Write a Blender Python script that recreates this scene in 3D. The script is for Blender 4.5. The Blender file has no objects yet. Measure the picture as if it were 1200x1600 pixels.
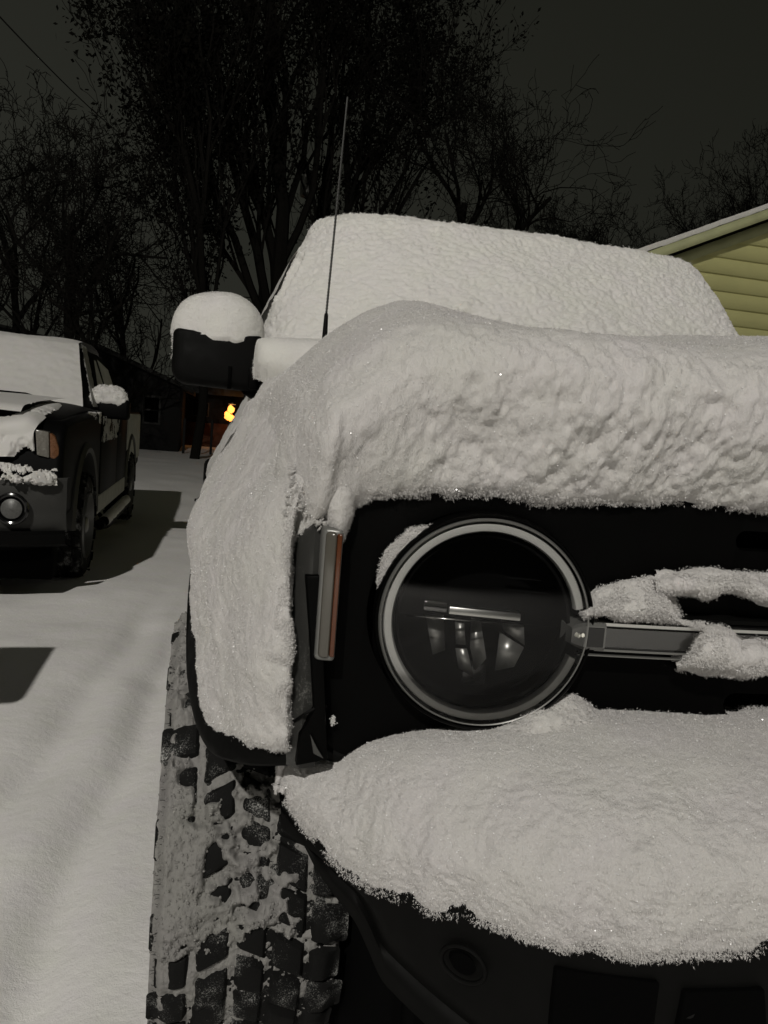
import bpy, bmesh, math, random
import numpy as np
from mathutils import Vector, Matrix
from math import sin, cos, pi, radians as R

# ------------------------------------------------------------------ camera, world, light
sc = bpy.context.scene
COL = sc.collection
CAM = np.array([-1.015, -.86, 1.30]); FPX = 1200.
YAW, PIT, ROL = R(13.3), R(-6.1), R(4.5)
fw = np.array([sin(YAW)*cos(PIT), cos(YAW)*cos(PIT), sin(PIT)])
_r = np.array([cos(YAW), -sin(YAW), 0.]); _u = np.cross(_r, fw)
rt = _r*cos(ROL)+_u*sin(ROL); up = _u*cos(ROL)-_r*sin(ROL)
cd = bpy.data.cameras.new('camera'); cam = bpy.data.objects.new('camera', cd); COL.objects.link(cam)
cam.matrix_world = Matrix(((rt[0], up[0], -fw[0], CAM[0]), (rt[1], up[1], -fw[1], CAM[1]), (rt[2], up[2], -fw[2], CAM[2]), (0, 0, 0, 1)))
cd.sensor_fit = 'VERTICAL'; cd.sensor_height = 32.; cd.lens = FPX/1600*32.
cd.clip_start = .02; cd.clip_end = 2000
sc.camera = cam
sc.view_settings.view_transform = 'Standard'; sc.view_settings.look = 'None'
sc.render.engine = 'CYCLES'; sc.cycles.use_denoising = True
sc.view_settings.gamma = 1; sc.view_settings.exposure = 0

w = bpy.data.worlds.new("World"); sc.world = w; w.use_nodes = True
nt = w.node_tree; nt.nodes.clear()
wo = nt.nodes.new('ShaderNodeOutputWorld'); bg = nt.nodes.new('ShaderNodeBackground')
tc = nt.nodes.new('ShaderNodeTexCoord'); sep = nt.nodes.new('ShaderNodeSeparateXYZ')
ramp = nt.nodes.new('ShaderNodeValToRGB')
ramp.color_ramp.elements[0].position = 0.1; ramp.color_ramp.elements[0].color = (.0215, .0220, .0175, 1)
ramp.color_ramp.elements[1].position = .75; ramp.color_ramp.elements[1].color = (.0118, .0122, .0092, 1)
nt.links.new(tc.outputs['Generated'], sep.inputs[0]); mth = nt.nodes.new('ShaderNodeMath'); mth.operation = 'MULTIPLY_ADD'; mth.inputs[1].default_value = .55
nt.links.new(sep.outputs[0], mth.inputs[0]); nt.links.new(sep.outputs[2], mth.inputs[2]); nt.links.new(mth.outputs[0], ramp.inputs[0])
nt.links.new(ramp.outputs[0], bg.inputs[0]); bg.inputs[1].default_value = 1.0
nt.links.new(bg.outputs[0], wo.inputs[0])

LAMP = (-6.6, -12.4, 12.6)      # the street lamp out of frame behind the camera
LAMP_W = 8700.

# ------------------------------------------------------------------ pixel -> point, helpers
def ray(x, y): return fw+rt*(x-600)/FPX-up*(y-800)/FPX
def P(x, y, Y=None, Z=None, X=None):
    d = ray(x, y)
    if Y is not None: t = (Y-CAM[1])/d[1]
    elif Z is not None: t = (Z-CAM[2])/d[2]
    else: t = (X-CAM[0])/d[0]
    return CAM+d*t
def Yf(X): return .148*X*X                       # plan curve of the SUV's nose
def Pf(x, y, off=0.):
    p = P(x, y, Y=.05+off)
    for _ in range(8): p = P(x, y, Y=Yf(p[0])+off)
    return p

def hsh(i, j, k, s):
    h = (i*374761393+j*668265263+k*2147483647+s*1274126177) & 0xffffffff
    h = ((h ^ (h >> 13))*1274126177) & 0xffffffff
    h = ((h ^ (h >> 16))*2246822519) & 0xffffffff
    h = h ^ (h >> 15)
    return (h & 0xffffff)/float(0x7fffff)-1.
def noise(p, s=0):
    p = np.asarray(p); f = np.floor(p).astype(np.int64); t = p-f; t = t*t*t*(t*(t*6-15)+10)
    i, j, k = f[..., 0], f[..., 1], f[..., 2]; a, b, c = t[..., 0], t[..., 1], t[..., 2]
    def H(x, y, z): return hsh(i+x, j+y, k+z, s)
    x00 = H(0, 0, 0)*(1-a)+H(1, 0, 0)*a; x10 = H(0, 1, 0)*(1-a)+H(1, 1, 0)*a
    x01 = H(0, 0, 1)*(1-a)+H(1, 0, 1)*a; x11 = H(0, 1, 1)*(1-a)+H(1, 1, 1)*a
    return (x00*(1-b)+x10*b)*(1-c)+(x01*(1-b)+x11*b)*c
def fbm(p, s=0, o=3):
    v = 0; a = 1.; t = 0
    for q in range(o): v = v+a*noise(np.asarray(p)*2.03**q+q*7.3, s+q); t += a; a *= .5
    return v/t

def tag(o, label=None, cat=None, group=None, kind=None):
    if label: o['label'] = label
    if cat: o['category'] = cat
    if group: o['group'] = group
    if kind: o['kind'] = kind
    return o
def empty(name, loc=(0, 0, 0), rz=0, parent=None):
    o = bpy.data.objects.new(name, None); COL.objects.link(o); o.location = loc; o.rotation_euler = (0, 0, rz)
    o.empty_display_size = .1
    if parent: o.parent = parent
    return o
def mesh(name, verts, faces, mat, parent=None, smooth=True, mats=None, fm=None):
    """verts are world coordinates; a parented mesh is stored relative to its parent"""
    me = bpy.data.meshes.new(name); verts = np.asarray(verts, float)
    ch = faces if isinstance(faces, list) and faces and isinstance(faces[0], np.ndarray) else [np.asarray(faces)] if isinstance(faces, np.ndarray) else None
    if ch is None: me.from_pydata(verts.tolist(), [], faces)
    else:
        cnt = np.concatenate([np.full(len(c), c.shape[1]) for c in ch]); idx = np.concatenate([c.ravel() for c in ch])
        me.vertices.add(len(verts)); me.vertices.foreach_set('co', verts.astype(np.float32).ravel())
        me.loops.add(len(idx)); me.loops.foreach_set('vertex_index', idx.astype(np.int32))
        me.polygons.add(len(cnt)); me.polygons.foreach_set('loop_start', np.concatenate([[0], np.cumsum(cnt)[:-1]]).astype(np.int32)); me.update(calc_edges=True)
    me.validate()
    for m in (mats or [mat]): me.materials.append(m)
    if fm is not None and len(fm) == len(me.polygons): me.polygons.foreach_set('material_index', np.asarray(fm, dtype=np.int32))
    if smooth: me.polygons.foreach_set('use_smooth', [True]*len(me.polygons))
    me.update()
    o = bpy.data.objects.new(name, me); COL.objects.link(o)
    if parent:
        o.parent = parent; rebase(o, parent)
    return o
def wmat(o):
    m = Matrix.LocRotScale(o.location, o.rotation_euler, o.scale)
    return wmat(o.parent) @ m if o.parent else m
def rebase(o, parent): o.data.transform(wmat(parent).inverted())

class MB:
    """collects pieces, built as ONE mesh"""
    def __init__(s): s.v = []; s.f = []; s.n = 0; s.m = []
    def add(s, v, f, mi=0):
        v = np.asarray(v, float).reshape(-1, 3); by = {}
        if isinstance(f, np.ndarray): s.f.append(f.astype(np.int64)+s.n); s.m += [mi]*len(f)
        else:
            for q in f: s.f.append(np.array([q], np.int64)+s.n); s.m.append(mi)
        s.v.append(v); s.n += len(v); return s
    def face(s, q, mi=0): s.f.append(np.array([list(q)], np.int64)); s.m.append(mi)
    def box(s, a, b, rot=None, mi=0):
        x0, y0, z0 = a; x1, y1, z1 = b
        v = np.array([(x, y, z) for x in (x0, x1) for y in (y0, y1) for z in (z0, z1)], float)
        if rot is not None: c = v.mean(0); v = (v-c) @ np.array(rot).T+c
        return s.add(v, [(0, 1, 3, 2), (4, 6, 7, 5), (0, 4, 5, 1), (2, 3, 7, 6), (0, 2, 6, 4), (1, 5, 7, 3)], mi)
    def grid(s, G, cu=False, cv=False, mi=0, flip=False):
        n, m = G.shape[:2]; F = gridf(n, m, cu, cv)
        if flip: F = F[:, ::-1]
        return s.add(G.reshape(-1, 3), F, mi)
    def tube(s, pts, r, k=8, mi=0, cap=True):
        pts = np.asarray(pts, float); n = len(pts); r = np.broadcast_to(np.asarray(r, float), (n,))
        T = np.gradient(pts, axis=0); T /= np.linalg.norm(T, axis=1)[:, None]+1e-12
        a = np.array([0, 0, 1.]) if abs(T[0][2]) < .9 else np.array([1., 0, 0])
        G = np.zeros((n, k, 3)); th = np.arange(k)*2*pi/k
        for i in range(n):
            u = np.cross(T[i], a); u /= np.linalg.norm(u)+1e-12; v = np.cross(T[i], u); a = -np.cross(T[i], u) if False else a
            G[i] = pts[i]+r[i]*(np.cos(th)[:, None]*u+np.sin(th)[:, None]*v)
        s.grid(G, cv=True, mi=mi)
        if cap:
            b = s.n-n*k
            s.face(range(b, b+k)[::-1], mi); s.face(range(s.n-k, s.n), mi)
        return s
    def loop(s, pts, r, k=8, mi=0):
        pts = np.asarray(pts, float); n = len(pts)
        T = np.roll(pts, -1, 0)-np.roll(pts, 1, 0); T /= np.linalg.norm(T, axis=1)[:, None]
        c = pts.mean(0); G = np.zeros((n, k, 3)); th = np.arange(k)*2*pi/k
        for i in range(n):
            u = pts[i]-c; u -= T[i]*(u @ T[i]); u /= np.linalg.norm(u); v = np.cross(T[i], u)
            G[i] = pts[i]+r*(np.cos(th)[:, None]*u+np.sin(th)[:, None]*v)
        return s.grid(G, cu=True, cv=True, mi=mi)
    def prism(s, poly, vec, mi=0):
        a = np.asarray(poly, float); n = len(a); b = a+np.asarray(vec, float)
        F = [tuple(range(n))[::-1], tuple(range(n, 2*n))]+[(i, (i+1) % n, n+(i+1) % n, n+i) for i in range(n)]
        return s.add(np.vstack([a, b]), F, mi)
    def build(s, name, mat, parent=None, smooth=False, bevel=0, seg=2, mats=None, angle=40):
        o = mesh(name, np.vstack(s.v), s.f, mat, parent, smooth, mats, s.m if mats else None)
        bm = bmesh.new(); bm.from_mesh(o.data); bmesh.ops.recalc_face_normals(bm, faces=bm.faces)
        if bevel:
            es = [e for e in bm.edges if len(e.link_faces) == 2 and e.calc_face_angle(0) > R(25)]
            bmesh.ops.bevel(bm, geom=es, offset=bevel, segments=seg, profile=.5, affect='EDGES', clamp_overlap=True)
        bm.to_mesh(o.data); bm.free()
        if bevel or smooth:
            for p in o.data.polygons: p.use_smooth = True
            o.data.set_sharp_from_angle(angle=R(angle))
        return o
def gridf(n, m, cu=False, cv=False):
    I, J = np.meshgrid(np.arange(n if cu else n-1), np.arange(m if cv else m-1), indexing='ij')
    I = I.ravel(); J = J.ravel(); I2 = (I+1) % n; J2 = (J+1) % m
    return np.stack([I*m+J, I2*m+J, I2*m+J2, I*m+J2], 1)
def crom(A, t):
    """Catmull-Rom along axis 0"""
    n = len(A); i = np.clip(np.floor(t).astype(int), 0, n-2); f = (t-i).reshape((-1,)+(1,)*(A.ndim-1))
    p0 = A[np.maximum(i-1, 0)]; p1 = A[i]; p2 = A[i+1]; p3 = A[np.minimum(i+2, n-1)]
    return .5*((2*p1)+(-p0+p2)*f+(2*p0-5*p1+4*p2-p3)*f*f+(-p0+3*p1-3*p2+p3)*f**3)
def even(A, n):
    L = np.linalg.norm(np.diff(A, axis=0), axis=-1)
    if L.ndim > 1: L = L.mean(1)
    c = np.concatenate([[0], np.cumsum(L+1e-6)]); return np.interp(np.linspace(0, c[-1], n), c, np.arange(len(c)))
def loft(net, nu, nv):
    A = np.asarray(net, float)
    B = crom(A, even(A, nu)); B = B.transpose(1, 0, 2); B = crom(B, even(B, nv)); return B.transpose(1, 0, 2)
def normals(G):
    a = np.gradient(G, axis=0); b = np.gradient(G, axis=1); n = np.cross(a, b)
    return n/(np.linalg.norm(n, axis=-1)[..., None]+1e-12)

# ------------------------------------------------------------------ materials
def newmat(name):
    m = bpy.data.materials.new(name); m.use_nodes = True
    return m, m.node_tree, m.node_tree.nodes['Principled BSDF']
def pmat(name, col, rough=.5, metal=0., spec=.5, var=0., vscale=20., bump=0., bscale=200., coat=0.):
    m, t, b = newmat(name); b.inputs['Base Color'].default_value = (*col, 1); b.inputs['Roughness'].default_value = rough
    b.inputs['Metallic'].default_value = metal; b.inputs['Specular IOR Level'].default_value = spec; b.inputs['Coat Weight'].default_value = coat
    tc = t.nodes.new('ShaderNodeTexCoord')
    if var:
        n = t.nodes.new('ShaderNodeTexNoise'); n.inputs['Scale'].default_value = vscale; n.inputs['Detail'].default_value = 5
        mx = t.nodes.new('ShaderNodeMix'); mx.data_type = 'RGBA'
        mx.inputs[6].default_value = (*[c*(1-var) for c in col], 1); mx.inputs[7].default_value = (*[min(1, c*(1+var)) for c in col], 1)
        t.links.new(tc.outputs['Object'], n.inputs['Vector']); t.links.new(n.outputs[0], mx.inputs[0]); t.links.new(mx.outputs[2], b.inputs['Base Color'])
        mr = t.nodes.new('ShaderNodeMapRange'); mr.inputs[3].default_value = max(0, rough-.15); mr.inputs[4].default_value = min(1, rough+.2)
        t.links.new(n.outputs[0], mr.inputs[0]); t.links.new(mr.outputs[0], b.inputs['Roughness'])
    if bump:
        n = t.nodes.new('ShaderNodeTexNoise'); n.inputs['Scale'].default_value = bscale; n.inputs['Detail'].default_value = 3
        bp = t.nodes.new('ShaderNodeBump'); bp.inputs['Strength'].default_value = bump; bp.inputs['Distance'].default_value = .5/bscale
        t.links.new(tc.outputs['Object'], n.inputs['Vector']); t.links.new(n.outputs[0], bp.inputs['Height']); t.links.new(bp.outputs[0], b.inputs['Normal'])
    return m
def snowmat(name, col=(.72, .71, .685), s1=110., s2=480., b1=.0010, b2=.0022, sss=.22):
    m, t, b = newmat(name)
    tc = t.nodes.new('ShaderNodeTexCoord')
    b.inputs['Roughness'].default_value = .62; b.inputs['Specular IOR Level'].default_value = .3
    b.inputs['Subsurface Weight'].default_value = sss; b.inputs['Subsurface Radius'].default_value = (1, .9, .8); b.inputs['Subsurface Scale'].default_value = .005
    n = t.nodes.new('ShaderNodeTexNoise'); n.inputs['Scale'].default_value = 9; n.inputs['Detail'].default_value = 4
    mx = t.nodes.new('ShaderNodeMix'); mx.data_type = 'RGBA'
    mx.inputs[6].default_value = (col[0]*.97, col[1]*.99, col[2]*.93, 1); mx.inputs[7].default_value = (col[0]*1.0, col[1]*.97, col[2]*1.02, 1)
    t.links.new(tc.outputs['Object'], n.inputs['Vector']); t.links.new(n.outputs[0], mx.inputs[0]); t.links.new(mx.outputs[2], b.inputs['Base Color'])
    prev = None
    for s, d in ((s1, b1), (s2, b2)):
        n = t.nodes.new('ShaderNodeTexNoise'); n.inputs['Scale'].default_value = s; n.inputs['Detail'].default_value = 6; n.inputs['Roughness'].default_value = .7
        bp = t.nodes.new('ShaderNodeBump'); bp.inputs['Strength'].default_value = 1; bp.inputs['Distance'].default_value = d
        mp = t.nodes.new('ShaderNodeMapping'); mp.inputs['Scale'].default_value = (1, 1, .38 if s > 300 else .7)
        t.links.new(tc.outputs['Object'], mp.inputs[0]); t.links.new(mp.outputs[0], n.inputs['Vector']); t.links.new(n.outputs[0], bp.inputs['Height'])
        if prev: t.links.new(prev.outputs[0], bp.inputs['Normal'])
        prev = bp
    t.links.new(prev.outputs[0], b.inputs['Normal'])
    return m
def mixglass(name, tint=(1, 1, 1), rough=.03, boost=0.0):
    m = bpy.data.materials.new(name); m.use_nodes = True; t = m.node_tree; t.nodes.clear()
    o = t.nodes.new('ShaderNodeOutputMaterial'); tr = t.nodes.new('ShaderNodeBsdfTransparent'); tr.inputs[0].default_value = (*tint, 1)
    g = t.nodes.new('ShaderNodeBsdfGlossy'); g.inputs['Roughness'].default_value = rough
    f = t.nodes.new('ShaderNodeFresnel'); f.inputs[0].default_value = 1.36
    a = t.nodes.new('ShaderNodeMath'); a.operation = 'ADD'; a.inputs[1].default_value = boost
    mx = t.nodes.new('ShaderNodeMixShader')
    t.links.new(f.outputs[0], a.inputs[0]); t.links.new(a.outputs[0], mx.inputs[0]); t.links.new(tr.outputs[0], mx.inputs[1]); t.links.new(g.outputs[0], mx.inputs[2])
    t.links.new(mx.outputs[0], o.inputs[0]); return m
def emis(name, col, s):
    m, t, b = newmat(name); b.inputs['Base Color'].default_value = (*col, 1); b.inputs['Emission Color'].default_value = (*col, 1); b.inputs['Emission Strength'].default_value = s; return m

SNOW = snowmat('snow')
SNOWG = snowmat('ground snow', col=(.90, .89, .87), s1=16., s2=260., b1=.006, b2=.0018, sss=0.)
SNOWD = snowmat('thin grey snow', col=(.42, .42, .40), sss=0)
m_, t_, b_ = newmat('snow crystals'); b_.inputs['Base Color'].default_value = (.85, .85, .85, 1); b_.inputs['Roughness'].default_value = .22; b_.inputs['Specular IOR Level'].default_value = 1.; SPARK = m_
CRYST = pmat('matte snow crystals', (.74, .73, .705), .8, spec=.2)
SHADE_SNOW = snowmat('shade tinted snow', col=(.63, .615, .60)); SHADE_CRYST = pmat('shade tinted snow crystals', (.66, .645, .63), .8, spec=.2)  # snow darkened in colour for the shade trapped in its fluffy surface
PLASTIC = pmat('black textured plastic', (.0022, .0022, .002), .6, spec=.09, var=.15, vscale=30, bump=.25, bscale=900)
PANEL = pmat('satin black panel', (.0012, .0012, .0011), .45, spec=.05, var=.2, vscale=14, bump=.05, bscale=500)
PAINT = pmat('dark grey car paint', (.03, .03, .028), .35, spec=.4, coat=.2, var=.15, vscale=10)
DARK = pmat('dark underbody', (.0015, .0015, .0015), .9, spec=.03)
GLOSSB = pmat('glossy black trim', (.006, .006, .006), .12, spec=.6)
CHROME = pmat('chrome', (.62, .62, .60), .16, metal=1, var=.08, vscale=40)
REFLM = pmat('reflector metal', (.5, .5, .48), .28, metal=1)
DULLM = pmat('dull grey trim', (.17, .17, .16), .35, metal=.3)
RING = pmat('frosted light guide', (.38, .38, .36), .32, spec=.6, bump=.08, bscale=300)
LENS = mixglass('clear lens', (.93, .93, .93))
AMBER = pmat('amber lens', (.085, .026, .009), .2, spec=.6)
CLEARG = mixglass('clear plastic', (.55, .55, .53), .08, .12)
RUBBER = pmat('tyre rubber', (.006, .006, .0057), .8, spec=.15, var=.4, vscale=60, bump=.5, bscale=350)
TPAINT = pmat('black truck paint', (.002, .002, .002), .55, spec=.07)
FROST = pmat('frost dusted panel', (.38, .38, .34), .7, var=.35, vscale=9)
TGREY = pmat('grey dusted metal', (.038, .038, .035), .6, var=.3, vscale=12)
WGLASS = pmat('frosted window', (.7, .7, .64), .45, var=.5, vscale=7)
BARK = pmat('bark', (.009, .0082, .0068), .95, spec=.1, var=.4, vscale=6)
LEAF = pmat('dead leaves', (.006, .0055, .004), .9, spec=.1)
YELLOW = pmat('yellow siding', (.47, .455, .20), .6, var=.1, vscale=3, bump=.1, bscale=60)
TRIM = pmat('pale yellow green trim', (.36, .37, .20), .7, var=.25, vscale=6)
SOFFIT = pmat('grey soffit', (.12, .12, .08), .8, var=.2, vscale=5)
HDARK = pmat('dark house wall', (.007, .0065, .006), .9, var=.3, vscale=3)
HROOF = pmat('dark roof', (.03, .03, .028), .9, var=.3, vscale=3)
ORANGE = pmat('orange brick wall', (.11, .045, .024), .9, var=.3, vscale=8)
POLEM = pmat('weathered pole wood', (.10, .09, .075), .9, var=.3, vscale=9)
GREYM = pmat('grey painted metal', (.22, .22, .20), .5, var=.2, vscale=5)
WIRE = pmat('black cable', (.008, .008, .008), .7)

def dust(m, s1, s2, lo, hi, col=(.5, .5, .48)):
    """sprinkle of snow grains over a material, in patches"""
    t = m.node_tree; b = t.nodes['Principled BSDF']; tc = t.nodes.new('ShaderNodeTexCoord'); L = b.inputs['Base Color'].links
    n1 = t.nodes.new('ShaderNodeTexNoise'); n1.inputs['Scale'].default_value = s1; n1.inputs['Detail'].default_value = 4
    n2 = t.nodes.new('ShaderNodeTexNoise'); n2.inputs['Scale'].default_value = s2; n2.inputs['Detail'].default_value = 6; n2.inputs['Roughness'].default_value = .75
    ad = t.nodes.new('ShaderNodeMath'); ad.operation = 'MULTIPLY'; mr = t.nodes.new('ShaderNodeMapRange'); mr.inputs[1].default_value = lo; mr.inputs[2].default_value = hi
    mx = t.nodes.new('ShaderNodeMix'); mx.data_type = 'RGBA'; mx.inputs[7].default_value = (*col, 1)
    if L: t.links.new(L[0].from_socket, mx.inputs[6])
    else: mx.inputs[6].default_value = b.inputs['Base Color'].default_value
    t.links.new(tc.outputs['Object'], n1.inputs['Vector']); t.links.new(tc.outputs['Object'], n2.inputs['Vector'])
    t.links.new(n1.outputs[0], ad.inputs[0]); t.links.new(n2.outputs[0], ad.inputs[1]); t.links.new(ad.outputs[0], mr.inputs[0]); t.links.new(mr.outputs[0], mx.inputs[0])
    t.links.new(mx.outputs[2], b.inputs['Base Color'])
dust(RUBBER, 14, 420, .30, .46); dust(PAINT, 9, 260, .30, .50, (.3, .3, .28)); dust(FROST, 7, 90, .22, .5)

# ------------------------------------------------------------------ snow surfaces
ICO = None
def ico():
    global ICO
    if ICO is None:
        bm = bmesh.new(); bmesh.ops.create_icosphere(bm, subdivisions=1, radius=1)
        ICO = (np.array([v.co[:] for v in bm.verts]), [tuple(v.index for v in f.verts) for f in bm.faces]); bm.free()
    return ICO
rng = np.random.default_rng(7)
def clumps(mb, pts, r0, r1, mi=0):
    V, F = ico(); n = len(pts)
    if n == 0: return
    F = np.array(F); k = len(V)
    r = r0+(r1-r0)*rng.random(n)**2.2
    S = V[None]*(1+.55*(rng.random((n, k, 1))-.5))*r[:, None, None]*(1+.5*(rng.random((n, 1, 3))-.5))
    W = (S+np.asarray(pts)[:, None]).reshape(-1, 3)
    FF = (F[None]+(np.arange(n)*k)[:, None, None]).reshape(-1, 3)
    mb.add(W, FF, mi)
def needles(mb, pts, nrm, l0, l1, wd, nb=.42, down=.38, mi=2):
    """fine snow crystals: thin slivers standing off the surface"""
    n = len(pts)
    if n == 0: return
    d = nrm*nb+rng.normal(size=(n, 3))*.6; d[:, 2] -= down; d /= np.linalg.norm(d, axis=1)[:, None]+1e-9
    e = np.cross(nrm+.45*rng.normal(size=(n, 3)), d); e /= np.linalg.norm(e, axis=1)[:, None]+1e-9
    L = (l0+(l1-l0)*rng.random((n, 1))**1.7); W_ = wd*(.6+.8*rng.random((n, 1)))
    A = pts-d*L*.25; V_ = np.stack([A-e*W_, A+e*W_, A+d*L*1.1+e*W_*.3], 1).reshape(-1, 3)
    mb.add(V_, np.arange(n*3).reshape(n, 3), mi)
def flakes(mb, pts, nrm, r, mi=1):
    n = len(pts); d = nrm+.9*rng.normal(size=(n, 3)); d /= np.linalg.norm(d, axis=1)[:, None]
    a = np.cross(d, rng.normal(size=(n, 3))); a /= np.linalg.norm(a, axis=1)[:, None]; b = np.cross(d, a)
    c = pts+nrm*r*.6; th = np.arange(5)*2*pi/5
    W = c[:, None]+r*(np.cos(th)[None, :, None]*a[:, None]+np.sin(th)[None, :, None]*b[:, None])
    FF = np.arange(n*5).reshape(n, 5); mb.add(W.reshape(-1, 3), FF, mi)
SOFT = [(.18, .011, 0), (.07, .0026, 0), (.026, .0008, 0), (.011, .0005, 0), (.005, .0005, 0), (.003, .0003, 0)]
ROUGH = [(.16, .010, 0), (.06, .007, 0), (.024, .0035, 0), (.010, .0016, 0), (.005, .0012, 0), (.003, .0008, 0)]
def snow(name, net, nu, nv, out, label, lev=SOFT, fuzz=(), seed=3, stretch=(1, 1, 1), spark=0, wool=None, edges=True, post=None, mat=None, parent=None, grow=1., cat='snow'):
    G = loft(net, nu, nv); N = normals(G); tv = even(np.asarray(net, float), nu); row2u = lambda r: np.interp(r, tv, np.linspace(0, 1, nu))
    if (N.reshape(-1, 3).mean(0) @ np.asarray(out, float)) < 0: N = -N
    D = 0
    for q, (wl, amp, bil) in enumerate(lev):
        n = noise(G*np.asarray(stretch)/wl+11*q, seed+q)
        if bil: n = 1-2.2*np.abs(n)**.8 if bil == 2 else 2.*np.abs(n)-.6
        D = D+n*amp*grow
    G2 = G+N*D[..., None]
    if post is not None: G2 = post(G2, N)
    mb = MB(); mb.grid(G2)
    N2 = normals(G2); N2 = np.where(((N2*N).sum(-1) < 0)[..., None], -N2, N2)
    for (u0, u1, v0, v1, cnt, r0, r1, off) in fuzz:      # bands in unit parameters
        a = row2u(u0)+(row2u(u1)-row2u(u0))*.5*(rng.random(cnt)+rng.random(cnt)); b = v0+(v1-v0)*rng.random(cnt)
        i = np.clip((a*(nu-1)).astype(int), 0, nu-1); j = np.clip((b*(nv-1)).astype(int), 0, nv-1)
        keep = noise(G2[i, j]/.02, 77) > -.25; i = i[keep]; j = j[keep]
        k = 4; c = G2[i, j]+N2[i, j]*(off*rng.random((len(i), 1))**1.6)+rng.normal(size=(len(i), 3))*off*.3
        c = np.repeat(c, k, 0)+rng.normal(size=(len(c)*k, 3))*r1*.5; needles(mb, c, np.repeat(N2[i, j], k, 0), r1*1.2, r1*3.2, r1*.28, .35, .25)
    if wool:
        cnt, l0, l1, wd, v0, v1 = wool; a = rng.random(cnt); b = v0+(v1-v0)*rng.random(cnt)
        i = (a*(nu-1)).astype(int); j = (b*(nv-1)).astype(int); f = a*(nu-1)-i; f = np.minimum(f, .999)[:, None]; g_ = (b*(nv-1)-j)[:, None]
        i2 = np.minimum(i+1, nu-1); j2 = np.minimum(j+1, nv-1)
        c = (G2[i, j]*(1-f)+G2[i2, j]*f)*(1-g_)+(G2[i, j2]*(1-f)+G2[i2, j2]*f)*g_
        needles(mb, c, N2[i, j], l0, l1, wd)
    if spark:
        spark //= 2; i = rng.integers(3, nu-3, spark); j = rng.integers(3, nv-3, spark); flakes(mb, G2[i, j]+N2[i, j]*.001, N2[i, j], .0009)
    o = mesh(name, np.vstack(mb.v), mb.f, mat or SNOW, parent, True, [mat or SNOW, SPARK, SHADE_CRYST if mat is SHADE_SNOW else CRYST], mb.m)
    if not parent: tag(o, label, cat, kind=None)
    return o

# ================================================================== SETTING
def axis(a, b, c, n, k):
    """coordinates from a to b, dense around c"""
    t = np.linspace(-1, 1, n); s = np.sinh(k*t)/np.sinh(k); return np.where(s < 0, c+s*(c-a), c+s*(b-c))
gx = axis(-260, 260, -1.4, 520, 6.6); gy = axis(-120, 420, 3.2, 620, 6.2)
GX, GY = np.meshgrid(gx, gy, indexing='ij'); p = np.stack([GX, GY, GX*0], -1)
def ground_z(p):
    z = .05*noise(p/2.3, 5)+.022*noise(p/.8, 6)+.007*noise(p/.25, 8)
    z = z+.008*np.exp(-((p[..., 1]-4.0-.3*noise(p/1.5, 9))/.6)**2)*(p[..., 0] < -1.0)   # drift in front of the pickup
    wv = .03*noise(p/.7, 12)
    z = z-.050*np.exp(-((p[..., 0]+1.20-.08*(p[..., 1]-2.7)+wv)/.085)**2)*np.clip((5-p[..., 1])/2, 0, 1)-.042*np.exp(-((p[..., 0]+1.45-.11*(p[..., 1]-3)+wv)/.09)**2)*np.clip((5.5-p[..., 1])/2, 0, 1)
    return z*np.clip(1.6-np.abs(p[..., 1]-5)/60, .3, 1)-.02
p[..., 2] = ground_z(p)
g = mesh('snow_ground', p.reshape(-1, 3), gridf(520, 620), SNOWG); tag(g, kind='structure')

# ---- the street lamp that lights the place (out of frame)
sl = empty('street_lamp', (LAMP[0]-1.9, LAMP[1], 0)); tag(sl, 'tall grey street lamp with a curved arm lighting the snowy yard', 'street lamp')
m = MB(); m.tube([(LAMP[0]-1.9, LAMP[1], -.2), (LAMP[0]-1.9, LAMP[1], 6), (LAMP[0]-1.9, LAMP[1], 13.2)], [.13, .11, .08], 10); m.build('pole', GREYM, sl, True)
m = MB(); m.tube([(LAMP[0]-1.9, LAMP[1], 13.2), (LAMP[0]-1.3, LAMP[1], 13.7), (LAMP[0]-.2, LAMP[1], 13.85)], .035, 8); m.build('arm', GREYM, sl, True)
m = MB(); m.box((LAMP[0]-.35, LAMP[1]-.16, 13.76), (LAMP[0]+.35, LAMP[1]+.16, 13.9)); m.build('lamp_head', GREYM, sl, bevel=.03)
ld = bpy.data.lights.new('street_light', 'POINT'); ld.energy = LAMP_W; ld.color = (1., .962, .895); ld.shadow_soft_size = .16
lo = bpy.data.objects.new('street_light', ld); COL.objects.link(lo); lo.parent = sl; lo.location = (1.9, 0, LAMP[2])

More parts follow.
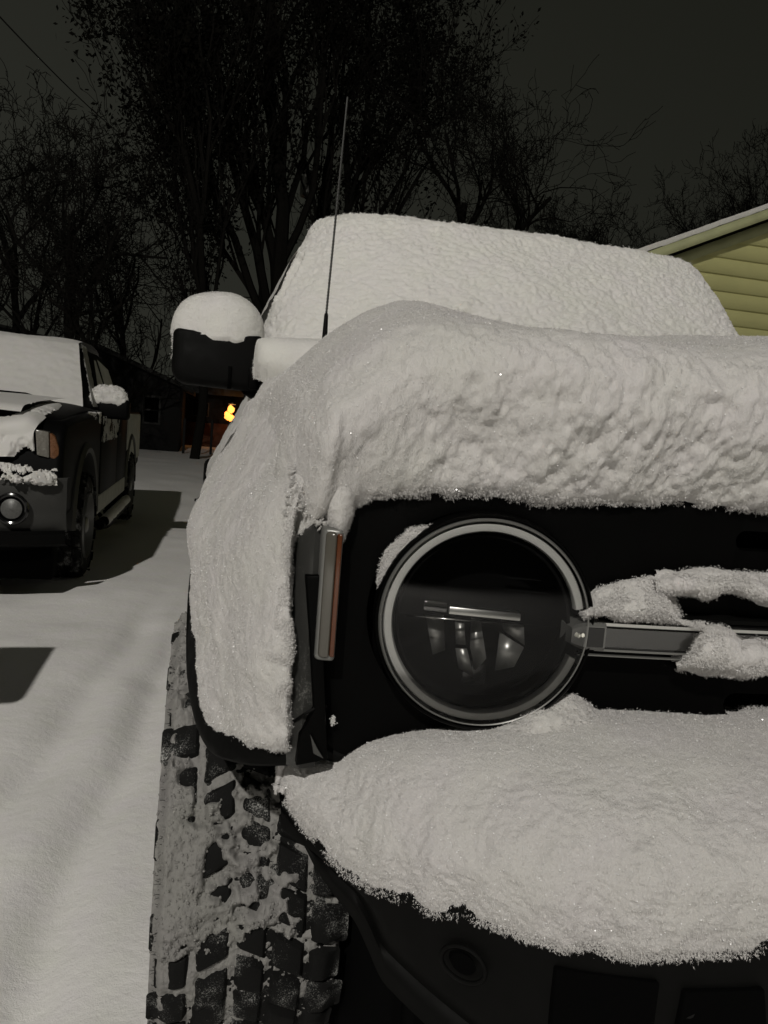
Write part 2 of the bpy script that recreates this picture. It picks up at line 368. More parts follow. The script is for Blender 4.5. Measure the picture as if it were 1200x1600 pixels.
# ---- yellow clapboard house, right
def yellow_house():
    Y0 = 8.0
    a = P(1020, 386, Y=Y0-.35); b = P(1200, 322, Y=Y0-.35); sl_ = (b[2]-a[2])/(b[0]-a[0])
    xe = a[0]-.9; xr = xe+5.2; ze = a[2]+sl_*(xe-a[0]); zr = ze+sl_*5.2; x2 = xr+5.2
    root = empty('clapboard_house', (xr, Y0, 0)); tag(root, 'pale yellow clapboard house with snowy gable roof behind the near SUV', 'house')
    zt = lambda x: (ze+sl_*(x-xe) if x < xr else zr-sl_*(x-xr))-.30
    m = MB(); course = .205; z = -.1; wx0 = xe+.55; wx1 = x2-.55
    while z < zr:
        lo_, hi = z, z+course+.01
        # the strip, clipped by the rakes
        def clipx(zz):
            if zz <= zt(wx0): return wx0, wx1
            d = (zz-zt(wx0))/sl_; return wx0+d, wx1-d
        l0, r0 = clipx(lo_); l1, r1 = clipx(min(hi, zt(xr)-.001))
        if r0-l0 > .05 and r1 > l1:
            hz = min(hi, zt(xr)-.001)
            n = 24; t = np.linspace(0, 1, n); lo_x = l0+(r0-l0)*t; hi_x = l1+(r1-l1)*t
            w1 = .003*noise(np.stack([lo_x*.8, t*0+z*9, t*0], -1), 4)
            Gr = np.stack([np.stack([hi_x, t*0+Y0-.004+w1, t*0+hz], -1), np.stack([lo_x, t*0+Y0-.034+w1, t*0+lo_], -1), np.stack([lo_x, t*0+Y0+.01, t*0+lo_-.001], -1)])
            m.grid(Gr)
        z += course
    m.build('siding', YELLOW, root)
    m = MB(); m.prism([(wx0+.01, Y0+.012, -.3), (wx1-.01, Y0+.012, -.3), (wx1-.01, Y0+.012, zt(wx1)), (xr, Y0+.012, zt(xr)), (wx0+.01, Y0+.012, zt(wx0))], (0, 9, 0)); m.build('wall', YELLOW, root)
    m = MB()
    for s, (A, B) in enumerate((((xe, ze), (xr, zr)), ((x2, ze), (xr, zr)))):
        m.prism([(A[0], Y0-.35, A[1]-.04), (B[0], Y0-.35, B[1]-.04), (B[0], Y0-.35, B[1]-.12), (A[0], Y0-.35, A[1]-.12)], (0, 9.7, 0))
    m.build('roof', HROOF, root)
    m = MB()
    for (A, B) in (((xe, ze), (xr, zr)), ((x2, ze), (xr, zr))):
        m.prism([(A[0], Y0-.375, A[1]-.035), (B[0], Y0-.375, B[1]-.035), (B[0], Y0-.375, B[1]-.16), (A[0], Y0-.375, A[1]-.16)], (0, .022, 0))
        m.prism([(A[0], Y0-.05, A[1]-.2), (B[0], Y0-.05, B[1]-.2), (B[0], Y0-.05, B[1]-.34), (A[0], Y0-.05, A[1]-.34)], (0, .02, 0))
    m.build('fascia', TRIM, root)
    m = MB()
    for (A, B) in (((xe, ze), (xr, zr)), ((x2, ze), (xr, zr))):
        m.prism([(A[0], Y0-.35, A[1]-.125), (B[0], Y0-.35, B[1]-.125), (B[0], Y0-.35, B[1]-.155), (A[0], Y0-.35, A[1]-.155)], (0, .34, 0))
    m.build('soffit', SOFFIT, root)
    for (A, B) in (((xe-.02, ze), (xr, zr)), ((x2+.02, ze), (xr, zr))):
        n = 60; t = np.linspace(0, 1, n); X = A[0]+(B[0]-A[0])*t; Z = A[1]+(B[1]-A[1])*t
        rows = []
        for (yy, dz) in ((Y0-.34, -.035), (Y0-.385, -.03), (Y0-.39, -.01), (Y0-.36, .012), (Y0-.2, .03), (Y0+4, .05), (Y0+9.3, .05)):
            rows.append(np.stack([X, X*0+yy, Z+dz], -1))
        G = loft(rows, 40, 260); G[..., 2] += .008*noise(G/.25, 3)+.004*noise(G/.07, 4)
        MB().grid(G).build('roof_snow', SNOW, root, True)
yellow_house()

# ---- dark houses beyond the street, left
def gable_house(name, cx, cy, wx, dy, eave, ridge, label, wall, windows=(), cat='house', front=None):
    root = empty(name, (cx, cy, 0)); tag(root, label, cat)
    x0, x1, y0, y1 = cx-wx/2, cx+wx/2, cy-dy/2, cy+dy/2
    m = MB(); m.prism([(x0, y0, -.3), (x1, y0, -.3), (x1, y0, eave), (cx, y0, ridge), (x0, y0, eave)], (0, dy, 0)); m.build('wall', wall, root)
    m = MB(); sl_ = (ridge-eave)/(wx/2)
    for s in (-1, 1):
        xe = cx+s*(wx/2+.4); ze = eave-.4*sl_
        m.prism([(xe, y0-.3, ze), (cx, y0-.3, ridge), (cx, y0-.3, ridge+.15), (xe, y0-.3, ze+.15)], (0, dy+.6, 0))
    m.build('roof', HROOF, root)
    for (wx_, wz, ww, wh) in windows:
        m = MB(); 
        for (a, b, c, d) in ((-ww/2, -wh/2, -ww/2+.08, wh/2), (ww/2-.08, -wh/2, ww/2, wh/2), (-ww/2+.08, wh/2-.08, ww/2-.08, wh/2), (-ww/2+.08, -wh/2, ww/2-.08, -wh/2+.08), (-ww/2+.08, -.03, ww/2-.08, .03)):
            m.box((cx+wx_+a, y0-.05, wz+b), (cx+wx_+c, y0-.01, wz+d))
        f = m.build('window', HROOF, root)
        m = MB(); m.box((cx+wx_-ww/2+.05, y0-.02, wz-wh/2+.05), (cx+wx_+ww/2-.05, y0-.005, wz+wh/2-.05)); m.build('pane', DARK, f)
    return root
q = P(225, 640, Y=27)
gable_house('dark_house', q[0]-1.9, 31, 6.2, 8, 2.2, 3.4, 'small dark house with one white framed window behind the pickup', HDARK, [(2.15, 1.35, .62, 1.0)])
q = P(0, 505, Y=44)
gable_house('dark_house', q[0]-1.2, 48, 13, 8, 4.2, q[2], 'larger unlit house whose roof shows above the pickup roof', HDARK, [(3, 2.2, 1, 1.4)])
# ---- the house with the lit lantern
q = P(340, 672, Y=33)
root = empty('brick_house', (q[0]+2.5, 36, 0)); tag(root, 'low orange brick house lit by a wall lantern across the street', 'house')
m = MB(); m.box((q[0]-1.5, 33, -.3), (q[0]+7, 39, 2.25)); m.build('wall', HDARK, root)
m = MB(); m.box((q[0]-1.52, 32.96, -.3), (q[0]+7.02, 32.995, 1.0)); m.build('brick_base', ORANGE, root)
m = MB(); m.prism([(q[0]-1.9, 32.3, 2.2), (q[0]-1.9, 39.7, 2.2), (q[0]-1.9, 36, 4.0)], (9.3, 0, 0)); m.build('roof', HROOF, root)
for k in range(2):
    wx = q[0]-.75+k*5.5
    m = MB(); m.box((wx-.35, 32.94, 1.25), (wx+.35, 32.97, 1.85)); f = m.build('window', HROOF, root)
    m = MB(); m.box((wx-.3, 32.92, 1.29), (wx-.04, 32.935, 1.81)); m.box((wx+.04, 32.92, 1.29), (wx+.3, 32.935, 1.81)); m.build('pane', DARK, f)
L = P(362, 640, Y=32.2)
lt = empty('wall_lantern', (L[0], L[1], L[2])); tag(lt, 'glowing orange lantern hanging on the brick house wall', 'lantern')
mb = MB(); V, F = ico(); 
for k in range(7):
    c = L+np.array([.11*rng.normal(), .02*rng.normal(), .15*rng.normal()]); mb.add(V*np.array([.12, .07, .14])*(.8+.5*rng.random())+c, F)
mb.build('glowing_glass', emis('lantern glow', (1., .33, .06), 2.6), lt)
mb = MB(); mb.box((L[0]-.05, L[1]-.03, L[2]+.25), (L[0]+.05, 32.99, L[2]+.31)); mb.box((L[0]-.15, L[1]-.15, L[2]+.2), (L[0]+.15, L[1]+.15, L[2]+.25)); mb.build('bracket', GREYM, lt)
ld = bpy.data.lights.new('lantern_light', 'POINT'); ld.energy = 12.; ld.color = (1, .42, .12); ld.shadow_soft_size = .12
lo = bpy.data.objects.new('lantern_light', ld); COL.objects.link(lo); lo.parent = lt; lo.location = (0, -.35, 0)
for k, px in enumerate((287, 312, 330)):
    q = P(px, 690, Y=26+k*.4); m = MB(); m.tube([(q[0], q[1], -.2), (q[0], q[1], .5), (q[0], q[1], 1.15)], .045, 7)
    o = m.build('fence_post', HDARK, None, True); tag(o, ['leftmost thin dark fence post in front of the brick house', 'middle thin dark fence post in front of the brick house', 'rightmost thin dark fence post in front of the brick house'][k], 'post', 'thin dark fence posts by the street')

# ---- utility pole, transformer and wires
q = P(497, 640, Y=30); qt = P(521, 150, Y=30)
up_ = empty('utility_pole', (q[0], q[1], 0)); tag(up_, 'leaning utility pole standing among the dark tree branches', 'utility pole')
q0 = q+(q-qt)*(q[2]/(qt[2]-q[2])) if True else q
m = MB(); m.tube([(q[0], 30, -.3), tuple(qt)], [.15, .11], 10); m.build('shaft', POLEM, up_, True)
m = MB(); m.box((qt[0]-1.0, 29.8, qt[2]-1.0), (qt[0]+1.0, 29.92, qt[2]-.88)); m.build('crossarm', POLEM, up_)
tr = P(480, 288, Y=29.6)
m = MB(); m.tube([(tr[0], tr[1], tr[2]-.48), (tr[0], tr[1], tr[2]-.45), (tr[0], tr[1], tr[2]+.4), (tr[0], tr[1], tr[2]+.48)], [.2, .26, .26, .2], 16)
m.tube([(tr[0], tr[1], tr[2]+.46), (tr[0], tr[1], tr[2]+.7)], [.05, .03], 8); m.tube([(tr[0], tr[1], tr[2]), (qt[0]-.25, 30, tr[2])], .05, 6)
m.build('transformer', GREYM, up_, True)
def wire(a, b, sag, label, r=.012, cat='wire', group=None):
    t = np.linspace(0, 1, 40); a = np.array(a); b = np.array(b); pts = a+(b-a)*t[:, None]; pts[:, 2] -= sag*4*t*(1-t)
    m = MB(); m.tube(pts, r, 5); o = m.build('overhead_wire', WIRE, None, True); tag(o, label, cat, group); return o
a = P(0, 15, Y=14); b = P(135, 155, Y=22); d = b-a
wire(a-d*.6, b+d*.75, .15, 'black overhead wire slanting down across the upper left sky', .014)
a = P(-80, 385, Y=30); b = P(460, 470, Y=30); wire(a, b, .3, 'faint horizontal wire low across the left bare trees', .02)

# ---- trees
def tree(name, px, Y, h, spread, label, seed, levels=5, r0=.22, leaves=0, lean=0., first=.22, nb=5, low=0., cat='tree', up=.45, leafr=(.05, .1), ang0=(.45, .95)):
    rd = np.random.default_rng(seed); q = P(px, 640, Y=Y); bx, by = q[0], q[1]
    root = empty(name, (bx, by, 0)); tag(root, label, cat)
    tk = MB(); br = MB(); tips = []
    def limb(p, d, L, r, lv):
        n = 5 if lv < 3 else 4; pts = [p]; dd = d.copy()
        for i in range(n):
            dd = dd+rd.normal(size=3)*(.10+.05*lv)+np.array([0, 0, up*.16 if lv else .02]); dd /= np.linalg.norm(dd); p = p+dd*L/n; pts.append(p)
        rr = np.linspace(r, r*(.5 if lv else .45), n+1)
        (tk if lv == 0 else br).tube(pts, np.maximum(rr, .009), 8 if lv == 0 else (5 if lv < 2 else 3), cap=False)
        if lv >= 2 and leaves: tips.extend(pts[1:])
        if lv >= levels: return
        k = nb if lv == 0 else (4 if lv < 3 else 3)
        kk = k+3 if lv == 0 else k
        for j in range(kk):
            f = (first+(1-first)*(j+.5)/kk if lv == 0 else .25+.75*(j+rd.random())/kk); f = min(f, 1); i = min(int(f*n), n-1); s = f*n-i
            o = np.array(pts[i])*(1-s)+np.array(pts[i+1])*s
            ax = np.array(pts[i+1])-np.array(pts[i]); ax /= np.linalg.norm(ax)
            a = j*2.4+rd.random()*1.2; e = np.cross(ax, [cos(a), sin(a), .13]); e /= np.linalg.norm(e)
            ang = rd.uniform(*ang0)*(1.05 if lv == 0 else 1)
            nd = ax*cos(ang)+e*sin(ang)*spread; nd /= np.linalg.norm(nd)
            limb(o, nd, L*rd.uniform(.5, .72)*(1 if lv else (1.05-.4*f)), rr[i]*rd.uniform(.5, .7), lv+1)
    limb(np.array([bx, by, -.3]), np.array([lean, 0, 1.]), h*.72, r0, 0)
    tk.build('trunk', BARK, root, True); br.build('crown', BARK, root, True)
    if leaves:
        tp = np.array(tips); tp = tp[rd.random(len(tp)) < .30]; i = rd.integers(0, len(tp), leaves); c = tp[i]+rd.normal(size=(leaves, 3))*.19
        r = rd.uniform(*leafr, leaves); d1 = rd.normal(size=(leaves, 3)); d1 /= np.linalg.norm(d1, axis=1)[:, None]
        d2 = np.cross(d1, rd.normal(size=(leaves, 3))); d2 /= np.linalg.norm(d2, axis=1)[:, None]
        W = np.stack([c-d1*r[:, None], c+d2*r[:, None]*.5, c+d1*r[:, None], c-d2*r[:, None]*.55], 1).reshape(-1, 3)
        mesh('leaves', W, np.arange(leaves*4).reshape(-1, 4), LEAF, root, False)
    return root
VA = (.20, .50)
tree('leafy_tree', 432, 24, 19.5, .7, 'tall dark tree still holding leaves, rising above the cab', 11, 5, .32, 17000, 0, .10, 8, up=.9, ang0=VA, leafr=(.05, .11))
tree('leafy_tree', 512, 26, 17.0, .38, 'dense dark leafy tree right of the utility pole', 12, 5, .24, 13000, .0, .10, 7, up=.9, ang0=VA, leafr=(.05, .11))
tree('leafy_tree', 306, 23, 12.4, .45, 'dark leafy tree at the left edge of the tall clump', 17, 5, .15, 12000, .0, .10, 7, up=1.0, ang0=VA, leafr=(.05, .10))
tree('bare_tree', 120, 21, 8.9, 1.1, 'wide bare tree with fine twigs behind the pickup cab', 23, 6, .16, 0, 0, .12, 7, up=.5)
tree('bare_tree', 30, 26, 9.8, 1.1, 'bare tree at the far left edge beside the larger house', 29, 5, .17, 0, 0, .15, 6, up=.5)
tree('bare_tree', 200, 27, 7.5, 1.2, 'low bare tree between the pickup mirror and the small house', 31, 5, .15, 0, 0, .1, 7, up=.4)
tree('bare_tree', 700, 27, 13.6, 1.0, 'bare tree with crooked limbs just right of the leafy clump', 41, 6, .26, 0, .04, .2, 6, up=.5)
tree('bare_tree', 845, 40, 9.5, 1.0, 'faint distant bare tree over the middle of the windshield', 43, 5, .22, 0, 0, .2, 6)
tree('bare_tree', 955, 32, 11.0, .9, 'bushy bare tree left of the yellow house roof', 47, 6, .24, 0, 0, .2, 7, up=.8)
tree('bare_tree', 1085, 30, 12.6, .95, 'tall bare tree rising straight above the yellow house roof', 53, 6, .28, 0, 0, .25, 8, up=.8)
tree('bare_tree', 1230, 34, 12.5, .95, 'bare tree cut by the right edge of the photo', 59, 5, .24, 0, 0, .25, 6, up=.7)

# ---- bin made up out of frame, added to cast the shadow at left
bn = empty('added_shadow_bin', (-2.535, 1.73, 0)); tag(bn, 'made-up dark wheeled bin, unseen, added to cast a shadow left of the near SUV', 'bin')
m = MB(); m.prism([(-2.855, 1.42, -.05), (-2.225, 1.42, -.05), (-2.175, 1.42, 1.0), (-2.905, 1.42, 1.0)], (0, .6, 0)); m.build('bin_body', PLASTIC, bn, bevel=.03)
m = MB(); m.box((-2.945, 1.38, 1.003), (-2.13, 2.08, 1.07)); m.build('lid', PLASTIC, bn, bevel=.025)
for s in (-2.80, -2.28):
    m = MB(); m.tube([(s-.03, 2.05, .1), (s+.03, 2.05, .1)], .11, 16); m.build('wheel', RUBBER, bn, True)

#@@VEHICLES
# ================================================================== THE NEAR SUV
def tyre(parent, c, Rr, W, rows, seed, blocks=True, name='tyre', hairs=False, side=-1):
    """mud tyre with its axle along X, centre c"""
    rd = random.Random(seed); mb = MB(); cx, cy, cz = c; base = Rr-.016*Rr/.445
    prof = [(-.5, .62), (-.54, .70), (-.545, .80), (-.53, .89), (-.49, .955), (-.42, .995), (-.2, 1.003), (0, 1.005), (.2, 1.003), (.42, .995), (.49, .955), (.53, .89), (.545, .80), (.54, .70), (.5, .62)]
    th = np.linspace(0, 2*pi, 97)[:-1]
    G = np.array([[(cx+x*W*.92, cy-cos(t)*r*base, cz+sin(t)*r*base) for (x, r) in prof] for t in th]); mb.grid(G, cu=True)
    if blocks:
        cols = [(-.5, -.315), (-.30, -.105), (-.09, .09), (.105, .30), (.315, .5)]
        for ci, (x0, x1) in enumerate(cols):
            for k in range(rows):
                a0 = (k+(.5 if ci % 2 else 0)+.14*rd.uniform(-1, 1)*(1 if ci in (1, 2, 3) else .4))*2*pi/rows; da = 2*pi/rows*rd.uniform(.84, .94)
                sk = (.1, .34, -.30, -.36, -.1)[ci]*2*pi/rows
                out = ci in (0, 4); long = out and k % 2 == 0
                def pt(x, a, r): return (cx+x*W, cy-cos(a)*r, cz+sin(a)*r)
                xs0, xs1 = x0, x1
                if ci == 0: xs0 -= .035 if long else .0
                if ci == 4: xs1 += .035 if long else .0
                rb = base-.004; rt_ = Rr*(1-.004*rd.random())
                ins = .045; ia = da*.11
                v = []
                for (r, e, f) in ((rb, 0, 0), (rt_, ins, ia)):
                    dropL = (.02 if ci == 0 and r > rb else 0); dropR = (.02 if ci == 4 and r > rb else 0)
                    # hexagonal top with a jog for a lug-like outline
                    xm = (xs0+xs1)/2
                    v += [pt(xs0+e*.6, a0+f, r-dropL), pt(xm, a0+f+sk*.5, r), pt(xs1-e*.6, a0+f+sk, r-dropR), pt(xs1-e*.6, a0+da-f+sk, r-dropR), pt(xm, a0+da-f+sk*.5, r), pt(xs0+e*.6, a0+da-f, r-dropL)]
                F = [(6, 7, 10, 11), (7, 8, 9, 10)]+[(i, (i+1) % 6, 6+(i+1) % 6, 6+i) for i in range(6)]
                mb.add(v, F)
    o = mb.build(name, RUBBER, parent, True, angle=28, bevel=.0055 if hairs else 0, seg=2)
    if hairs:
        m = MB()
        for k in range(150):
            a = rd.uniform(-.9, 1.3); r = Rr*rd.uniform(.93, .995); x = cx-W*.505
            p0 = np.array([x+.004, cy-cos(a)*r, cz+sin(a)*r]); L = rd.uniform(.003, .010)
            m.tube([p0, p0+np.array([-L*.6, -.001, rd.uniform(-.001, .002)]), p0+np.array([-L, -.002, rd.uniform(-.002, .004)])], [.0006, .0005, .0003], 4)
        nb_ = m.build('rubber_nibs', RUBBER, parent, True); bm = bmesh.new(); bm.from_mesh(o.data); bm.from_mesh(nb_.data); bm.to_mesh(o.data); bm.free(); bpy.data.objects.remove(nb_)
    return o
def wheel(parent, c, Rr, W, rows, seed, side=-1, **k):
    wh = empty('wheel', (0, 0, 0), 0, parent); wh.location = Vector(c)-parent.location
    tyre(wh, c, Rr, W, rows, seed, side=side, **k)
    m = MB(); cx, cy, cz = c; x0 = cx+side*W*.46; rr = Rr*.60
    th = np.linspace(0, 2*pi, 49)[:-1]
    prof = [(0, 1.02), (-.02, 1.0), (-.09*0+.03, .93), (.10, .88), (.22, .85)]
    m.grid(np.array([[(x0-side*x_, cy-cos(t)*r_*rr, cz+sin(t)*r_*rr) for (x_, r_) in prof] for t in th]), cu=True)
    for s in range(6):
        a = s*pi/3; d = np.array([0, -cos(a), sin(a)]); e = np.array([0, sin(a), cos(a)]); c0 = np.array([x0-side*.03, cy, cz])
        m.add([c0+e*.03, c0+d*rr*.93+e*.02, c0+d*rr*.93-e*.02, c0-e*.03, c0+e*.03-[side*.03, 0, 0], c0+d*rr*.93+e*.02-[side*.02, 0, 0], c0+d*rr*.93-e*.02-[side*.02, 0, 0], c0-e*.03-[side*.03, 0, 0]], [(0, 1, 2, 3), (0, 4, 5, 1), (3, 2, 6, 7), (4, 7, 6, 5)])
    m.tube([(x0-side*.06, cy, cz), (x0-side*.0, cy, cz), (x0+side*.01, cy, cz)], [.07, .065, .05], 16)
    m.build('rim', DULLM, wh, True)
    return wh

suv = empty('off_road_suv', (0, 1.8, 0)); tag(suv, 'boxy off-road SUV close to the camera, buried in thick snow, one round headlight in view', 'suv')
def sym(fn):
    for s in (-1, 1): fn(s)
# ---- body core
m = MB()
xs = np.linspace(-.86, .86, 25)
m.prism([(x, Yf(x)+.075, .84) for x in xs]+[(.86, 1.5, .84), (-.86, 1.5, .84)], (0, 0, .38)); m.box((-.70, .18, .5), (.70, 1.5, .84))
m.prism([(-.80, .40, 1.20), (.80, .40, 1.20), (.80, 1.5, 1.20), (-.80, 1.5, 1.20)], (0, 0, .09))
m.build('front_body', DARK, suv)
m = MB(); m.prism([(-.88, 1.42, .55), (-.88, 4.62, .60), (-.88, 4.62, 1.28), (-.88, 1.42, 1.32)], (1.76, 0, 0)); m.build('tub', PAINT, suv, bevel=.03)
m = MB()
b = [(-.80, 1.62, 1.3), (-.35, 1.45, 1.3), (.35, 1.45, 1.3), (.80, 1.62, 1.3), (.82, 4.5, 1.28), (-.82, 4.5, 1.28)]
t = [(-.64, 2.12, 1.93), (-.3, 2.03, 1.93), (.3, 2.03, 1.93), (.64, 2.12, 1.93), (.66, 4.38, 1.93), (-.66, 4.38, 1.93)]
m.add(b+t, [tuple(range(6))[::-1], tuple(range(6, 12))]+[(i, (i+1) % 6, 6+(i+1) % 6, 6+i) for i in range(6)])
m.build('cabin', PAINT, suv, bevel=.03)
m = MB()
for s in (-1, 1):
    for (ya, yb) in ((1.95, 2.85), (2.95, 3.75), (3.85, 4.3)):
        def sx(y, z): return s*(.835-(z-1.3)/.63*.16)
        m = MB(); m.add([(sx(0, 1.36), ya-.12 if ya < 2 else ya, 1.36), (sx(0, 1.36), yb, 1.36), (sx(0, 1.84), yb-.02, 1.84), (sx(0, 1.84), ya+.22 if ya < 2 else ya, 1.84)], [(0, 1, 2, 3)]); m.build('side_window', GLOSSB, suv)
m = MB(); n = 24; X = np.linspace(-.86, .86, 60); rows = []
for (y, z) in ((Yf(X)+.05, 1.215), (Yf(X)+.03, 1.238), (Yf(X)+.07, 1.262), (X*0+.45, 1.295), (X*0+1.0, 1.315), (X*0+1.5, 1.325)): rows.append(np.stack([X, X*0+y, X*0+z-.02*(np.abs(X)/.86)**6], -1))
m.grid(np.stack(rows)); m.build('hood', PAINT, suv, True)
# ---- front panel with its openings
def rrect(cx, cz, wx, wz, r, n=8):
    pts = []
    for (sx, sz, a0) in ((1, 1, 0), (-1, 1, pi/2), (-1, -1, pi), (1, -1, 3*pi/2)):
        for k in range(n+1):
            a = a0+k*pi/2/n; pts.append((cx+sx*(wx/2-r)+r*cos(a), cz+sz*(wz/2-r)+r*sin(a)))
    return pts
OFF = .028                                    # the panel lies behind the lamp and bar
def panel_prism(pts2, y0, y1, mb, curve=True):
    mb.prism([(x, y0, z) for x, z in pts2], (0, y1-y0, 0))
pm = MB(); out = rrect(0, 1.048, 1.70, .385, .05)
# outline resampled so that the panel can bend with the nose
def dense(pts, d=.03):
    r = []
    for i in range(len(pts)):
        a = np.array(pts[i]); b = np.array(pts[(i+1) % len(pts)]); k = max(1, int(np.linalg.norm(b-a)/d))
        for j in range(k): r.append(tuple(a+(b-a)*j/k))
    return r
def bent_plate(name, outline, holes, off, depth, mat, parent, bevel=.004, res=.02):
    """thin plate following Yf, with holes; a 2D grid cut by booleans, then bent"""
    pm = MB(); panel_prism(outline, 0, depth, pm); o = pm.build(name, mat, None)
    for h in holes:
        hm = MB(); panel_prism(h, -.05, depth+.05, hm); c = hm.build('cut', mat, None)
        md = o.modifiers.new('b', 'BOOLEAN'); md.object = c; md.operation = 'DIFFERENCE'; md.solver = 'EXACT'
        dg = bpy.context.evaluated_depsgraph_get(); me = bpy.data.meshes.new_from_object(o.evaluated_get(dg)); o.modifiers.clear(); o.data = me; bpy.data.objects.remove(c)
    bm = bmesh.new(); bm.from_mesh(o.data)
    if bevel:
        es = [e for e in bm.edges if len(e.link_faces) == 2 and e.calc_face_angle(0) > R(60) and all(v.co.y < 1e-5 for v in e.verts)]
        bmesh.ops.bevel(bm, geom=es, offset=bevel, segments=3, profile=.5, affect='EDGES', clamp_overlap=True)
    x0 = min(v.co.x for v in bm.verts); x1 = max(v.co.x for v in bm.verts)
    for x in np.arange(x0+res, x1, res):
        bmesh.ops.bisect_plane(bm, geom=bm.verts[:]+bm.edges[:]+bm.faces[:], plane_co=(x, 0, 0), plane_no=(1, 0, 0), dist=1e-5)
    for v in bm.verts: v.co.y += Yf(v.co.x)+off
    bmesh.ops.recalc_face_normals(bm, faces=bm.faces); bm.to_mesh(o.data); bm.free()
    for p_ in o.data.polygons: p_.use_smooth = True
    o.data.set_sharp_from_angle(angle=R(35))
    o.parent = parent; rebase(o, parent); return o
HC = np.array([-.652, Yf(.652), 1.061])
holes = []
for s in (-1, 1):
    holes.append([(s*.652+.1435*cos(a), 1.061+.1435*sin(a)) for a in np.linspace(0, 2*pi, 65)[:-1]])
    holes.append(rrect(s*.242, 1.188, .13, .027, .0134)); holes.append(rrect(s*.222, .957, .145, .032, .0159))
holes.append(rrect(0, 1.188, .2, .027, .0134)); holes.append(rrect(0, .957, .2, .032, .0159))
bent_plate('front_panel', out, holes, OFF, .03, PANEL, suv, bevel=.006)
# raised rim round the panel
m = MB(); rim = dense(rrect(0, 1.048, 1.715, .40, .058), .02)
m.loop([(x, Yf(x)+OFF+.012, z) for x, z in rim], .013, 8); m.build('panel_rim', PLASTIC, suv, True)
